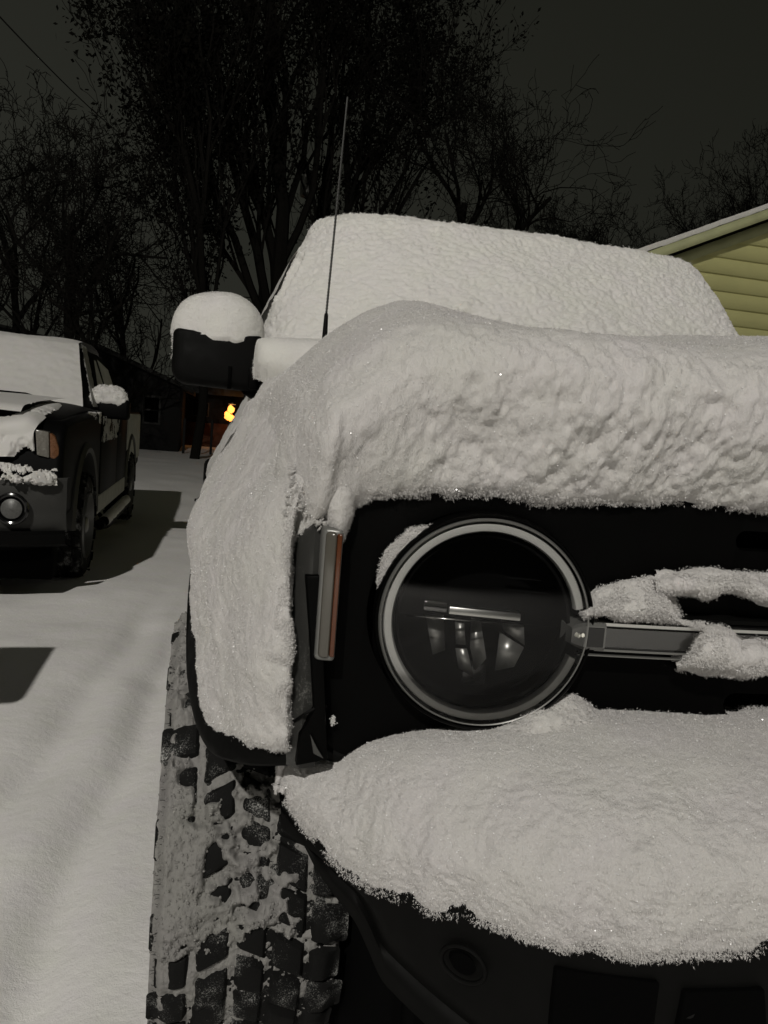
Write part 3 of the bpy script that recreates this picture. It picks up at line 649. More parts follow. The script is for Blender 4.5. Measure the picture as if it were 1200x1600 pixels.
# ---- headlight
nrm = np.array([.296*-.652, -1., 0]); nrm /= np.linalg.norm(nrm); ux = np.array([-nrm[1], nrm[0], 0])
def headlight(s):
    hl = empty('headlight', (0, 0, 0), 0, suv); c = HC*np.array([s*-1 if s > 0 else 1, 1, 1]); c = np.array([s*.652, HC[1], HC[2]])
    hl.location = Vector(c)-suv.location
    U = ux*np.array([1, -s, 1]); Nn = nrm*np.array([-s, 1, 1]); Z = np.array([0, 0, 1.])
    L = lambda u, v, w: c+U*u+Z*v+Nn*w
    def ringsurf(mb, prof, a0=0, a1=2*pi, n=96, mi=0, closed=True):
        th = np.linspace(a0, a1, n+1); th = th[:-1] if closed else th
        G = np.array([[L(r*cos(a), r*sin(a), w_) for (r, w_) in prof] for a in th]); mb.grid(G, cu=closed, mi=mi); return mb
    b = MB(); ringsurf(b, [(.1445, -.03), (.1440, .000), (.1430, .007), (.1415, .009), (.1395, .008), (.1385, .004), (.138, -.02)]); b.build('bezel', PANEL, hl, True)
    b = MB(); ringsurf(b, [(.138, -.02), (.134, -.03), (.128, -.07), (.11, -.09), (.05, -.095), (.001, -.095)]); b.build('housing', DARK, hl, True)
    # clear outer wall of the lens: a bright lip
    b = MB(); ringsurf(b, [(.1385, -.01), (.1375, .007), (.1355, .0105), (.1335, .009)]); b.build('lens_lip', DULLM, hl, True)
    g0, g1 = R(12.5), R(360-17.5)
    b = MB(); prof = [(.1190, -.006), (.1193, .002), (.121, .0055), (.1255, .0065), (.1300, .005), (.1318, .001), (.132, -.006), (.1190, -.006)]
    a0, a1 = (g0, g1) if s < 0 else (pi-g1, pi-g0)
    ringsurf(b, prof, a0, a1, 120, closed=False); b.build('light_ring', RING, hl, True)
    b = MB(); ringsurf(b, [(.1158, -.02), (.1145, -.004), (.111, -.006), (.109, -.03)]); b.build('inner_bezel', GLOSSB, hl, True)
    k = -s
    def quad(mb, pts, th=.004):
        ct, st_ = cos(R(1.8)), sin(R(1.8)); a = [L(k*(u*ct+v*st_), v*ct-u*st_, w_) for (u, v, w_) in pts]; mb.prism(a, -Nn*th)
    b = MB(); quad(b, [(-.044, .0022, -.018), (.052, .0022, -.018), (.052, .0122, -.02), (-.044, .0122, -.02)], .012); b.build('light_bar', REFLM, hl, bevel=.001)
    b = MB(); quad(b, [(-.078, .003, -.022), (-.046, .0025, -.022), (-.046, .0150, -.024), (-.078, .0160, -.024)], .01); b.build('bar_end', CLEARG, hl, bevel=.0015)
    b = MB(); quad(b, [(-.100, -.0045, -.012), (.022, -.0035, -.012), (.022, -.0020, -.012), (-.100, -.0030, -.012)], .002); b.build('chrome_strip', CHROME, hl)
    b = MB(); rd = random.Random(5)
    quad(b, [(-.112, -.006, -.03), (.114, -.004, -.03), (.114, -.009, -.05), (-.112, -.011, -.05)], .003)
    b.build('divider', GLOSSB, hl)
    # stepped reflector facets in the lower half
    b = MB()
    fac = [[(-.032, -.012, -.034), (-.020, -.012, -.030), (-.014, -.042, -.034), (-.026, -.044, -.042)],
           [(-.027, -.048, -.034), (-.012, -.046, -.030), (.004, -.088, -.040), (-.018, -.078, -.046)],
           [(-.006, -.010, -.060), (.006, -.012, -.052), (.018, -.060, -.042), (.006, -.080, -.048), (-.004, -.05, -.052)],
           [(.034, -.006, -.052), (.062, -.008, -.036), (.066, -.034, -.034), (.038, -.020, -.046)],
           [(.034, -.024, -.052), (.066, -.038, -.036), (.056, -.066, -.036), (.034, -.078, -.050)],
           [(-.070, -.012, -.060), (-.044, -.012, -.066), (-.036, -.060, -.064), (-.054, -.066, -.056)]]
    for f in fac: quad(b, f, .003)
    b.build('reflector', pmat('satin reflector %d' % s, (.22, .22, .21), .33, metal=.75, var=.3, vscale=60), hl)
    b = MB()
    for q in range(3):
        v = .035+.017*q; quad(b, [(.02+.012*q, v, -.05), (.09-.008*q, v+.002, -.045), (.09-.008*q, v+.0035, -.05), (.02+.012*q, v+.002, -.055)], .002)
    b.build('upper_reflector', GLOSSB, hl, bevel=.001)
    b = MB(); b.box(L(0, -.085, -.07)-.018, L(0, -.085, -.07)+.018); b.build('lamp_socket', GLOSSB, hl, bevel=.004)
    # convex cover glass
    b = MB(); rr = np.linspace(.0005, .1345, 14); ringsurf(b, [(r, .0095+.016*(1-(r/.1345)**2)) for r in rr]); b.build('cover_glass', LENS, hl, True)
    return hl
sym(headlight)
# ---- bar between the headlights
def bent_bar(name, x0, x1, prof, mat, n=60, par=suv, fn=None):
    """prof: closed (dy,z) outline swept along X"""
    m = MB(); X = np.linspace(x0, x1, n)
    G = np.array([[(x, Yf(x)+dy, z) for (dy, z) in (fn(prof, x) if fn else prof)] for x in X]); m.grid(G, cv=True)
    k = len(prof); m.face(range(k)); m.face(range(m.n-k, m.n)[::-1])
    return m.build(name, mat, par, True, angle=30)
bent_bar('grille_bar', -.512, .512, [(.03, 1.031), (-.002, 1.033), (-.006, 1.036), (-.006, 1.070), (-.002, 1.074), (.03, 1.078)], GLOSSB)
for (z0, z1, nm) in ((1.0685, 1.0725, 'bar_trim'), (1.0345, 1.0372, 'bar_trim'), (1.0275, 1.029, 'bar_trim')):
    bent_bar(nm, -.508 if z0 > 1.03 else -.53, .508, [(.0, z0), (-.0085, z0), (-.0085, z1), (.0, z1)], CHROME if z0 > 1.06 else DULLM)
bent_bar('bar_lens', -.497, .497, [(-.004, 1.039), (-.0105, 1.041), (-.0105, 1.066), (-.004, 1.0675)], CLEARG)
for s in (-1, 1):
    def tap(pr, x, s=s):
        q = np.clip((abs(x)-.512)/.032, 0, 1); return [(dy, 1.0535+(z-1.0535)*(1-.5*q**3)) for (dy, z) in pr]
    bent_bar('bar_end_cap', s*.497, s*.542, [(.02, 1.034), (-.010, 1.036), (-.0125, 1.040), (-.0125, 1.068), (-.010, 1.072), (.02, 1.074)], pmat('clear grey plastic %d' % s, (.10, .10, .095), .12, spec=.8), n=14, fn=tap)
    bent_bar('end_recess', s*.500, s*.521, [(-.011, 1.040), (-.0137, 1.041), (-.0137, 1.066), (-.011, 1.067)], GLOSSB, n=5)
    m = MB(); V, F = ico()
    for dz in (0, .0001): 
        pass
    for (dx, dz) in ((.5275, 1.0555), (.5325, 1.0545), (.536, 1.0558)): m.add(V*np.array([.0032, .0022, .0035])+np.array([s*dx, Yf(dx)-.0125, dz]), F)
    m.build('bar_led', pmat('led chip', (.85, .84, .75), .2), suv, True)
# ledge behind the bar on which the snow sits, and lower lip
bent_bar('bar_shelf', -.50, .50, [(.04, 1.074), (.002, 1.0765), (.002, 1.082), (.04, 1.084)], PLASTIC)
# ---- side marker lamps, fender corners
def corner(s):
    c = empty('side_marker', (0, 0, 0), 0, suv); x0, x1 = s*.8645, s*.8425; zt, zb = 1.168, 1.003
    c.location = Vector((s*.853, .085, 1.08))-suv.location
    def strip(xa, xb, ya, yb, za, zb_, nm, mat, bev=.004):
        m = MB(); v = [(xa, ya, za), (xb, yb, za), (xb, yb, zb_), (xa, ya, zb_)]; m.prism(v, (0, .035, 0)); return m.build(nm, mat, c, bevel=bev, seg=3)
    strip(s*.8665, s*.841, .090, .083, zb-.004, zt+.004, 'marker_frame', DULLM, .006)
    strip(s*.8632, s*.8495, .0855, .0795, zb+.001, zt, 'marker_lens', pmat('smoky lens %d' % s, (.075, .07, .058), .18, spec=.6, coat=.2), .005)
    strip(s*.8493, s*.8435, .0795, .0775, zb+.004, zt-.002, 'amber_edge', AMBER, .002)
sym(corner)
def fender(s):
    # front corner skin of the fender from the panel edge to the flare
    rows = []
    for z in np.linspace(.845, 1.235, 12):
        q = .03*max(0, (z-1.12)/.115)**2
        rows.append([(s*.852, .115+q, z), (s*.872, .108+q, z), (s*(.888-q), .118+q, z), (s*(.895-q), .17+q, z), (s*(.900-q), .28+q, z), (s*(.905-q), .6, z), (s*(.905-q), 1.45, z)])
    G = loft(rows, 40, 60); m = MB(); m.grid(G); m.build('fender', PAINT, suv, True)
    # flare: bulging plastic arch that wraps round the corner and down to the sill
    m = MB()
    rows = [[(s*.875, .145, .93), (s*.895, .19, .95), (s*.90, .30, .985), (s*.905, .46, 1.04), (s*.91, .9, 1.06), (s*.91, 1.3, 1.02), (s*.91, 1.50, .75), (s*.91, 1.54, .55)],
            [(s*.882, .135, .885), (s*.920, .18, .90), (s*.968, .31, .935), (s*1.005, .50, 1.00), (s*1.01, .9, 1.03), (s*1.005, 1.28, .98), (s*.99, 1.46, .74), (s*.975, 1.5, .53)],
            [(s*.885, .120, .852), (s*.942, .175, .832), (s*.995, .30, .812), (s*1.026, .46, .86), (s*1.035, .63, .95), (s*1.033, .9, .985), (s*1.03, 1.22, .93), (s*1.02, 1.42, .72)],
            [(s*.885, .130, .842), (s*.94, .19, .820), (s*.985, .31, .798), (s*1.015, .47, .84), (s*1.02, .64, .93), (s*1.02, .9, .965), (s*1.015, 1.22, .91), (s*1.0, 1.42, .70)],
            [(s*.87, .16, .85), (s*.90, .22, .835), (s*.93, .33, .82), (s*.94, .47, .86), (s*.945, .64, .93), (s*.945, .9, .96), (s*.94, 1.2, .90), (s*.93, 1.40, .70)]]
    m.grid(loft(rows, 36, 110)); m.build('fender_flare', PLASTIC, suv, True)
    # rear flare
    rows = [[(s*x, 3.05+dy, z) for (dy, z) in ((0, .6), (.12, .92), (.45, 1.05), (.75, 1.03), (1.0, .88), (1.15, .62))] for x in (.88, 1.0)]
    rows.append([(s*1.02, 3.09+dy, z) for (dy, z) in ((0, .58), (.12, .88), (.43, 1.00), (.70, .98), (.92, .85), (1.06, .60))])
    rows.append([(s*.93, 3.10+dy, z) for (dy, z) in ((0, .57), (.12, .87), (.43, .98), (.70, .96), (.91, .83), (1.05, .58))])
    m = MB(); m.grid(loft(rows, 20, 50)); m.build('rear_flare', PLASTIC, suv, True)
sym(fender)
# little hose and bracket under the marker
m = MB(); m.tube([(-.885, .12, .905), (-.872, .10, .925), (-.858, .098, .934), (-.845, .10, .935)], .0022, 6); m.build('clip_wire', PLASTIC, suv, True)
m = MB(); m.prism([Pf(x, y, -.014) for (x, y) in ((478, 900), (502, 900), (506, 1030), (512, 1188), (462, 1197), (468, 1150), (491, 1110))], (0, .05, 0)); m.build('corner_gap', PANEL, suv, bevel=.002)
m = MB(); m.prism([Pf(x, y, -.018) for (x, y) in ((485, 1148), (496, 1170), (506, 1186), (490, 1178))], (0, .006, 0)); m.build('corner_bracket', TGREY, suv, bevel=.001)
# inner arch liner
m = MB(); m.box((-.70, .25, .3), (.70, 1.4, .60)); m.box((-.92, 1.40, .4), (.92, 1.46, .9)); m.build('arch_liner', DARK, suv)
for (s, y, nb) in ((-1, .80, True), (1, .80, False), (-1, 3.52, False), (1, 3.52, False)):
    wheel(suv, (s*.8975, y, .41), .447, .315, 36, 3, side=s, hairs=nb)
# ---- bumper
def Yb(X): return -.22+.42*(np.abs(X)/.9)**4
def zlow(X): return np.interp(np.abs(X), [0, .45, .55, .66, .724, .764, .794, .838, .885], [.50, .52, .53, .56, .589, .61, .665, .699, .765])
X = np.linspace(-.885, .885, 120)
def brow(dy, z): return np.stack([X, Yb(X)+dy, z+X*0], -1)
zl = zlow(X); ztop = .785-.045*np.clip((np.abs(X)-.66)/.12, 0, 1)
def mixz(f): return zl*(1-f)+ztop*f
zm = np.minimum(np.maximum(mixz(.25), zl+.012), ztop-.01)
rows = [brow(.24, ztop+.02), brow(.05, ztop+.018), brow(.01, ztop+.006), brow(.0, ztop-.012), brow(.003, mixz(.62)), brow(.012, np.minimum(zl+.055, mixz(.55))), brow(.022, np.minimum(zl+.040, mixz(.45))), brow(.010, np.minimum(zl+.026, mixz(.3))), brow(.012, zl+.004), brow(.03, zl-.006), brow(.20, zl+.0)]
G = np.stack(rows)
m = MB(); m.grid(loft(G, 60, 240)); bumper = m.build('front_bumper', PLASTIC, suv, True, angle=50)
m = MB(); m.box((-.70, .06, .45), (.70, .30, .74)); m.box((-.55, -.10, .56), (.55, .10, .74)); m.box((-.715, .12, .12), (.715, 1.4, .5)); m.build('bumper_core_light_block', DARK, suv)  # core, plus a low box added to keep lamp light from under the bumper
# round tow point cover, rectangular openings and fog lamp
def on_b(x, y): 
    p = P(x, y, Y=0.)
    for _ in range(30): p = .5*p+.5*P(x, y, Y=float(Yb(p[0])))
    return p
def bpatch(name, pts, off, depth, mat, bev=.004):
    q = [on_b(*a)+np.array([0, off, 0]) for a in pts]; m = MB(); m.prism(q, (0, depth, 0)); return m.build(name, mat, suv, bevel=bev)
c = on_b(722, 1503); sl = .0
for s in (-1, 1):
    cc = c*np.array([-s, 1, 1]); th = np.linspace(0, 2*pi, 33)[:-1]; k_ = s*.9
    m = MB(); m.loop([(cc[0]+.021*cos(a), cc[1]-.004+.021*cos(a)*.85*s, cc[2]+.021*sin(a)) for a in th], .0028, 8); m.build('tow_ring', PLASTIC, suv, True)
    m = MB(); m.prism([(cc[0]+.012*cos(a), cc[1]-.0035+.012*cos(a)*.85*s, cc[2]+.012*sin(a)) for a in th], (0, .01, 0)); m.build('tow_socket', DARK, suv, True)
bpatch('bumper_opening', [(866, 1509), (1027, 1531), (1012, 1640), (858, 1615)], -.006, .012, DARK, .002)
bpatch('bumper_opening', [(1066, 1545), (1190, 1541), (1195, 1640), (1050, 1645)], -.006, .012, DARK, .002)
m = MB(); m.tube([P(1075, 1580, Y=-.19), P(1075, 1580, Y=-.17)], .007, 12); m.build('bolt', PLASTIC, suv, True)
# ---- mirror
def mirror(s):
    mr = empty('door_mirror', (0, 0, 0), 0, suv); mr.location = Vector((s*.99, 1.56, 1.47))-suv.location
    m = MB(); sec = []
    # housing outline in X,Z seen from the front, lofted through three depths
    def outl(dx, dz, r):
        x0, x1, z0, z1 = -1.128+dx, -.868-dx, 1.392+dz, 1.548-dz*.4
        pts = []
        for (cx_, cz_, rr, a0) in ((x1, z1, .012, 0), (x0, z1, .018, 90), (x0, z0, r, 180), (x1, z0, .02, 270)):
            sx = 1 if cx_ == x1 else -1; sz = 1 if cz_ == z1 else -1
            for k in range(7):
                a = R(a0+k*15); pts.append((cx_-sx*rr+rr*cos(a), cz_-sz*rr+rr*sin(a)))
        return [(-s*x, z-.035*(x+1.128)*(z < 1.47)) for x, z in pts]
    rows = [[(x, 1.487, z) for x, z in outl(.028, .022, .035)], [(x, 1.492, z) for x, z in outl(.012, .010, .042)], [(x, 1.506, z) for x, z in outl(.001, .001, .045)], [(x, 1.56, z) for x, z in outl(-.002, -.002, .045)], [(x, 1.62, z) for x, z in outl(.004, .003, .045)]]
    G = np.array(rows); m.grid(G, cv=True); k = G.shape[1]
    m.face(range(k)); m.face(range(m.n-k, m.n)[::-1])
    m.build('housing', PLASTIC, mr, True, angle=45)
    m = MB(); m.box((min(s*.862, s*.905), 1.476, 1.388), (max(s*.862, s*.905), 1.52, 1.452)); m.build('hinge_cover', PANEL, mr, bevel=.005)
    m = MB(); m.box((min(s*.955, s*.965), 1.483, 1.385), (max(s*.955, s*.965), 1.50, 1.450)); m.build('seam', DARK, mr)
    m = MB(); m.tube([(s*.90, 1.54, 1.40), (s*.85, 1.60, 1.37), (s*.80, 1.66, 1.36)], [.03, .026, .03], 10); m.build('arm', PLASTIC, mr, True)
    m = MB(); m.box((min(s*.885, s*1.11), 1.621, 1.41), (max(s*.885, s*1.11), 1.626, 1.53)); m.build('mirror_glass', CHROME, mr)
sym(mirror)
# ---- antenna
an = empty('antenna', (0, 0, 0), 0, suv); a0 = P(507, 532, Y=1.0); a1 = P(510, 488, Y=1.0); a2 = P(543, 152, Y=1.03)
an.location = Vector(a0)-suv.location
m = MB(); m.tube([a0-[0, 0, .10], a0, a1-[0, 0, .006], a1], [.0075, .0068, .0048, .0022], 10); m.build('antenna_base', PLASTIC, an, True)
m = MB(); n = 260; t = np.linspace(0, 1, n); A = a1+(a2-a1)*t[:, None]; m.tube(A, .0025+.0009*(np.sin(t*420) > .2)*(t < .62)-.0003*t, 6); m.build('rod', pmat('antenna rod', (.035, .035, .033), .5), an, True)

# ================================================================== SNOW ON THE NEAR SUV
def smx(x, a, b): t = np.clip((x-a)/(b-a), 0, 1); return t*t*(3-2*t)
def thin(name, net, label, seed, nu=110, nv=110, thr=.0, amp=.012, mat=None, out=(0, 0, 1), wl=.16, bias=0., st=(1, 1, 1), wool=None):
    """thin patchy snow: faces where the cover is missing are left out"""
    G = loft(net, nu, nv); N = normals(G); 
    if (N.reshape(-1, 3).mean(0) @ np.asarray(out, float)) < 0: N = -N
    U, V = np.meshgrid(np.linspace(0, 1, nu), np.linspace(0, 1, nv), indexing='ij'); edge = np.minimum(np.minimum(U, 1-U), np.minimum(V, 1-V))*8
    c_ = .8*noise(G*np.array(st)/wl, seed)+.5*noise(G/(wl*.35), seed+1)+.3*noise(G/(wl*.12), seed+2)+np.minimum(edge, 1)*.9-.75-thr+bias*(.5-U)
    G2 = G+N*(np.clip(c_, -.25, .6)*amp*2+.001*0)[..., None]
    F = gridf(nu, nv); cf = c_.ravel()[F].mean(1); F = F[cf > -.12]
    used = np.unique(F); mp = -np.ones(nu*nv, int); mp[used] = np.arange(len(used))
    mb = MB(); mb.add(G2.reshape(-1, 3)[used], mp[F])
    if wool: i = rng.choice(used, wool); needles(mb, G2.reshape(-1, 3)[i], N.reshape(-1, 3)[i], .0008, .0035, .0004, mi=0)
    o = mesh(name, np.vstack(mb.v), mb.f, mat or SNOW); tag(o, label, 'snow'); return o
# hood blanket
cols = np.array([-.925, -.905, -.875, -.85, -.80, -.74, -.68, -.60, -.50, -.38, -.24, -.08, .1, .3, .5, .68, .80, .88, .91, .93])
zc = np.interp(cols, [-.925, -.905, -.86, -.82, -.789, -.755, -.725, -.657, -.571, -.478, -.35, -.217, .067, .3, .5, .62, .72, .8, .86, .91, .93], [1.22, 1.35, 1.40, 1.445, 1.475, 1.495, 1.500, 1.502, 1.493, 1.488, 1.493, 1.503, 1.520, 1.51, 1.5, 1.505, 1.51, 1.48, 1.42, 1.36, 1.24])
zb_ = np.interp(cols, [-.925, -.88, -.84, -.776, -.70, -.55, -.29, .3, .55, .9], [1.10, 1.165, 1.205, 1.226, 1.228, 1.231, 1.238, 1.238, 1.23, 1.21])
def row(dy, fz, absz=None, flat=0, pull=0):
    y = Yf(cols)*(1-flat)+dy+(.13*smx(np.abs(cols), .875, .925) if fz > .05 else .05*smx(np.abs(cols), .875, .925)); z = zb_+(zc-zb_)*fz if absz is None else absz+cols*0
    x = cols*(1-pull); return np.stack([x, y+cols*0, z], -1)
rows = [row(.07, -.06, pull=.02), row(.022, -.02), row(.002, .02), row(-.014, .12), row(-.032, .28), row(-.046, .46), row(-.036, .64), row(.030, .82), row(.20, .925, flat=.3), row(.36, 1.0, flat=.6), row(.58, .99, flat=1), row(.85, .955, flat=1), row(1.1, .93, flat=1), row(1.42, .93, flat=1)]
def hoodpost(G, N):
    X, Y, Z = G[..., 0], G[..., 1], G[..., 2]
    # vertical slump flutes on the front face
    f = smx(Z, 1.22, 1.26)*(1-smx(Z, 1.40, 1.47))*(1-smx(Y, .12, .3))
    q = np.stack([X/.040, Z/.075, Y/.1], -1); w1 = noise(G/.05, 38)*.5
    d = noise(q+w1[..., None], 31)*.0052+noise(np.stack([X/.11, Z/.12, Y/.2], -1), 33)*.011+noise(np.stack([X/.018, Z/.026, Y/.03], -1)+w1[..., None], 34)*.0048+noise(np.stack([X/.008, Z/.013, Y/.01], -1), 39)*.0034+noise(G/.0045, 40)*.0014
    k_ = .35+.65*smx(X, -.84, -.66)
    G = G+N*(d*f*k_)[..., None]
    # ragged lower edge
    e = (1-smx(Z, 1.225, 1.262))*(1-smx(Y-Yf(X), .03, .06))
    G[..., 2] += e*(.006*noise(np.stack([X/.05, X*0, X*0], -1), 35)+.004*noise(np.stack([X/.016, Y/.03, X*0], -1), 36))
    return G
snow('hood_snow', rows, 520, 1000, (0, -1, 1), 'thick rounded snow blanket covering the hood of the near SUV, with a hump over its left corner', SOFT, mat=SHADE_SNOW, post=hoodpost,
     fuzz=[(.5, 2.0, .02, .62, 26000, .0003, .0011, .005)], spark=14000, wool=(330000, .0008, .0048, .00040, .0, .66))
# drip of snow beside the panel corner
net = []
for (y, a, b_, o) in ((715, 498, 562, .015), (742, 506, 554, -.006), (770, 512, 549, -.010), (800, 514, 545, -.010), (822, 517, 542, -.009), (840, 524, 538, -.002), (848, 528, 535, .02)):
    net.append([Pf(a, y, .03), Pf(a+3, y, o+.004), Pf((a+b_)/2, y, o-.008), Pf(b_-3, y, o+.002), Pf(b_, y, .03)])
snow('snow_drip', net, 90, 60, (0, -1, 0), 'small tongue of snow hanging over the upper end of the side marker lamp', ROUGH, mat=SHADE_SNOW, fuzz=[(3, 6, 0, 1, 1500, .0003, .0009, .002)], grow=.6, wool=(16000, .0006, .0028, .00034, 0, 1))
# fender snow
F_ = [[(545, 540, .48), (505, 545, .58), (460, 568, .80), (422, 592, 1.05), (445, 605, 1.5)],
      [(520, 600, .26), (480, 598, .42), (440, 598, .70), (402, 618, 1.05), (425, 630, 1.5)],
      [(500, 680, .13), (460, 668, .26), (410, 662, .58), (368, 676, .95), (385, 690, 1.5)],
      [(478, 745, .118), (430, 735, .22), (370, 732, .55), (325, 745, .95), (345, 750, 1.4)],
      [(464, 790, .118), (405, 785, .20), (340, 790, .48), (303, 800, .78), (330, 805, 1.3)],
      [(458, 850, .108), (395, 850, .165), (330, 850, .36), (296, 850, .62), (325, 850, 1.1)],
      [(457, 930, .100), (390, 930, .150), (330, 930, .31), (297, 925, .50), (325, 925, .9)],
      [(455, 1010, .096), (388, 1010, .145), (335, 1010, .29), (303, 1005, .44), (330, 1005, .8)],
      [(451, 1085, .096), (388, 1085, .140), (335, 1085, .26), (309, 1080, .37), (335, 1080, .7)],
      [(454, 1140, .094), (392, 1140, .140), (340, 1135, .24), (320, 1125, .33), (345, 1120, .6)],
      [(450, 1172, .105), (395, 1168, .155), (352, 1158, .25), (333, 1147, .33), (355, 1140, .5)],
      [(446, 1176, .17), (396, 1172, .21), (356, 1162, .29), (338, 1150, .36), (358, 1145, .52)]]
net = []
for r_ in F_:
    pts = [P(x, y, Y=Y) for (x, y, Y) in r_]; e = P(r_[0][0]+1, r_[0][1], Y=r_[0][2]+.09); net.append([e]+pts)
def fenpost(G, N):
    X, Y, Z = G[..., 0], G[..., 1], G[..., 2]
    d = noise(np.stack([X/.05+Y/.05, Z/.10, Y*0], -1), 41)*.005+(noise(G/.035, 42)*.004+noise(G/.014, 43)*.0014)*(1-smx(Z, .98, 1.1))+noise(G/.010, 44)*.0008
    return G+N*d[..., None]
snow('fender_snow', net, 620, 420, (-1, -1, .3), 'snow plastered down the front fender and wheel flare of the near SUV', SOFT, mat=SHADE_SNOW, post=fenpost, seed=9,
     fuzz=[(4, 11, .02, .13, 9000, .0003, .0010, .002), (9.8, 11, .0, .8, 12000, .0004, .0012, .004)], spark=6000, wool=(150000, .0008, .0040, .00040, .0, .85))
# crust between hood snow and fender strip
rows = [[Pf(450, y, .02), Pf(466, y, .004+o), Pf(486, y, -.004+o), Pf(503, y, -.004+o), Pf(516, y, .015)] for (y, o) in ((728, .03), (755, .016), (785, .004), (815, 0), (840, 0), (865, 0))]
thin('snow_crust', rows, 'crumbly snow crust clinging beside the top of the side marker lamp', 61, 240, 140, -.02, .009, out=(0, -1, 0), wl=.020, bias=2.2, st=(1, 1, .36), mat=SHADE_SNOW, wool=14000)
# cab snow: windshield, pillars, roof
ws = [(-.80, 2.9), (-.835, 2.35), (-.868, 1.95), (-.878, 1.78), (-.83, 1.66), (-.72, 1.575), (-.5, 1.47), (-.2, 1.40), (.1, 1.39), (.4, 1.43), (.68, 1.48), (.93, 1.56), (1.06, 1.68), (1.085, 1.86), (1.05, 2.35), (1.0, 2.9)]
tp = [(-.60, 2.95), (-.635, 2.5), (-.655, 2.25), (-.64, 2.12), (-.59, 2.04), (-.52, 1.98), (-.38, 1.93), (-.15, 1.90), (.1, 1.89), (.35, 1.90), (.62, 1.94), (.80, 2.0), (.89, 2.08), (.925, 2.2), (.92, 2.5), (.88, 2.95)]
rows = []
zt_ = 2.085
for (f, zz, inn) in ((0, 1.36, 0), (.0, 1.50, 0), (.28, 1.68, 0), (.58, 1.86, 0), (.82, 1.985, 0), (.97, 2.05, 0), (1.10, 2.078, 0), (1.35, 2.088, 0), (1.9, 2.092, 0)):
    r_ = []
    for (a, b_) in zip(ws, tp):
        if f <= 1: x = a[0]+(b_[0]-a[0])*f; y = a[1]+(b_[1]-a[1])*f+(-.02 if 0 < f < 1 else 0)
        else: x = b_[0]*(1-(f-1)*.55); y = b_[1]+(f-1)*.9*(1 if abs(b_[0]) < .7 else .5)
        r_.append((x, y, zz-.0))
    rows.append(r_)
def cabpost(G, N):
    X, Y, Z = G[..., 0], G[..., 1], G[..., 2]
    # groove behind the A pillar
    a, b_ = GROOVE; d = b_-a; L = np.linalg.norm(d); t = np.clip(((G-a) @ d)/L**2, 0, 1); dist = np.linalg.norm(G-(a+t[..., None]*d), axis=-1)
    G = G-N*(.05*np.exp(-(dist/.014)**2))[..., None]+N*(.012*np.exp(-((dist-.03)/.02)**2))[..., None]
    # wiper hump
    a = P(698, 491, Y=1.53); b_ = P(744, 471, Y=1.56); d = b_-a; t = np.clip(((G-a) @ d)/(d @ d), 0, 1); dist = np.linalg.norm(G-(a+t[..., None]*d), axis=-1)
    return G+N*(.020*np.exp(-(dist/.014)**2)-.014*np.exp(-((dist-.028)/.012)**2)*(Z < a[2]+.02))[..., None]
GROOVE = (P(441, 468, Y=1.83), P(470, 408, Y=1.93))
snow('cab_snow', rows, 420, 760, (0, -1, 1), 'rough wind-blown snow sheet over the windshield and roof of the near SUV', [(.2, .010, 0), (.05, .0022, 0), (.022, .0032, 0), (.0115, .0040, 0), (.006, .0020, 0)], post=cabpost, seed=15, stretch=(1, 1, 1.2),
     fuzz=[(4.6, 6, .15, .9, 5000, .0008, .0018, .004)], wool=(190000, .0012, .0060, .0008, .05, .95))
# roof rear part
rows = [[(x, y, 2.07-.02*(abs(x)/.7)**4-(.03 if y > 4.3 else 0)) for x in np.linspace(-.66, .68, 7)] for y in (2.6, 3.2, 3.8, 4.3, 4.42)]
rows = [[(-.74, r_[0][1], 1.90)]+r_+[(.76, r_[0][1], 1.90)] for r_ in rows]+[[(x, 4.48, 1.88) for x in np.linspace(-.74, .76, 9)]]
snow('roof_snow', rows, 90, 90, (0, 0, 1), 'smooth snow slab on the rear of the near SUV roof', [(.2, .01, 0)], seed=2)
# side snow on door and rear flare
rows = [[(404, 560, 1.75), (400, 585, 1.9), (397, 600, 2.4), (393, 606, 3.2), (388, 610, 4.1)],
        [(396, 640, 1.72), (384, 645, 2.0), (372, 650, 2.8), (362, 663, 3.4), (368, 650, 4.3)],
        [(360, 695, 1.70), (352, 698, 2.0), (344, 698, 2.8), (336, 705, 3.4), (342, 700, 4.2)],
        [(335, 750, 1.70), (330, 750, 2.0), (328, 745, 2.8), (323, 742, 3.4), (332, 745, 4.1)],
        [(335, 840, 1.75), (334, 840, 2.0), (330, 840, 2.8), (327, 830, 3.4), (332, 830, 4.1)]]
snow('door_snow', [[P(x, y, Y=Y) for (x, y, Y) in r_] for r_ in rows], 160, 160, (-1, 0, 0), 'snow stuck to the door and side of the near SUV below its mirror', [(.15, .008, 0), (.03, .003, 1)], seed=21)
m = MB(); m.prism([P(402, 618, Y=1.66), P(408, 600, Y=1.66), P(392, 665, Y=1.66), P(385, 672, Y=1.66)], (.004, .02, 0)); m.build('door_gap', GLOSSB, suv)
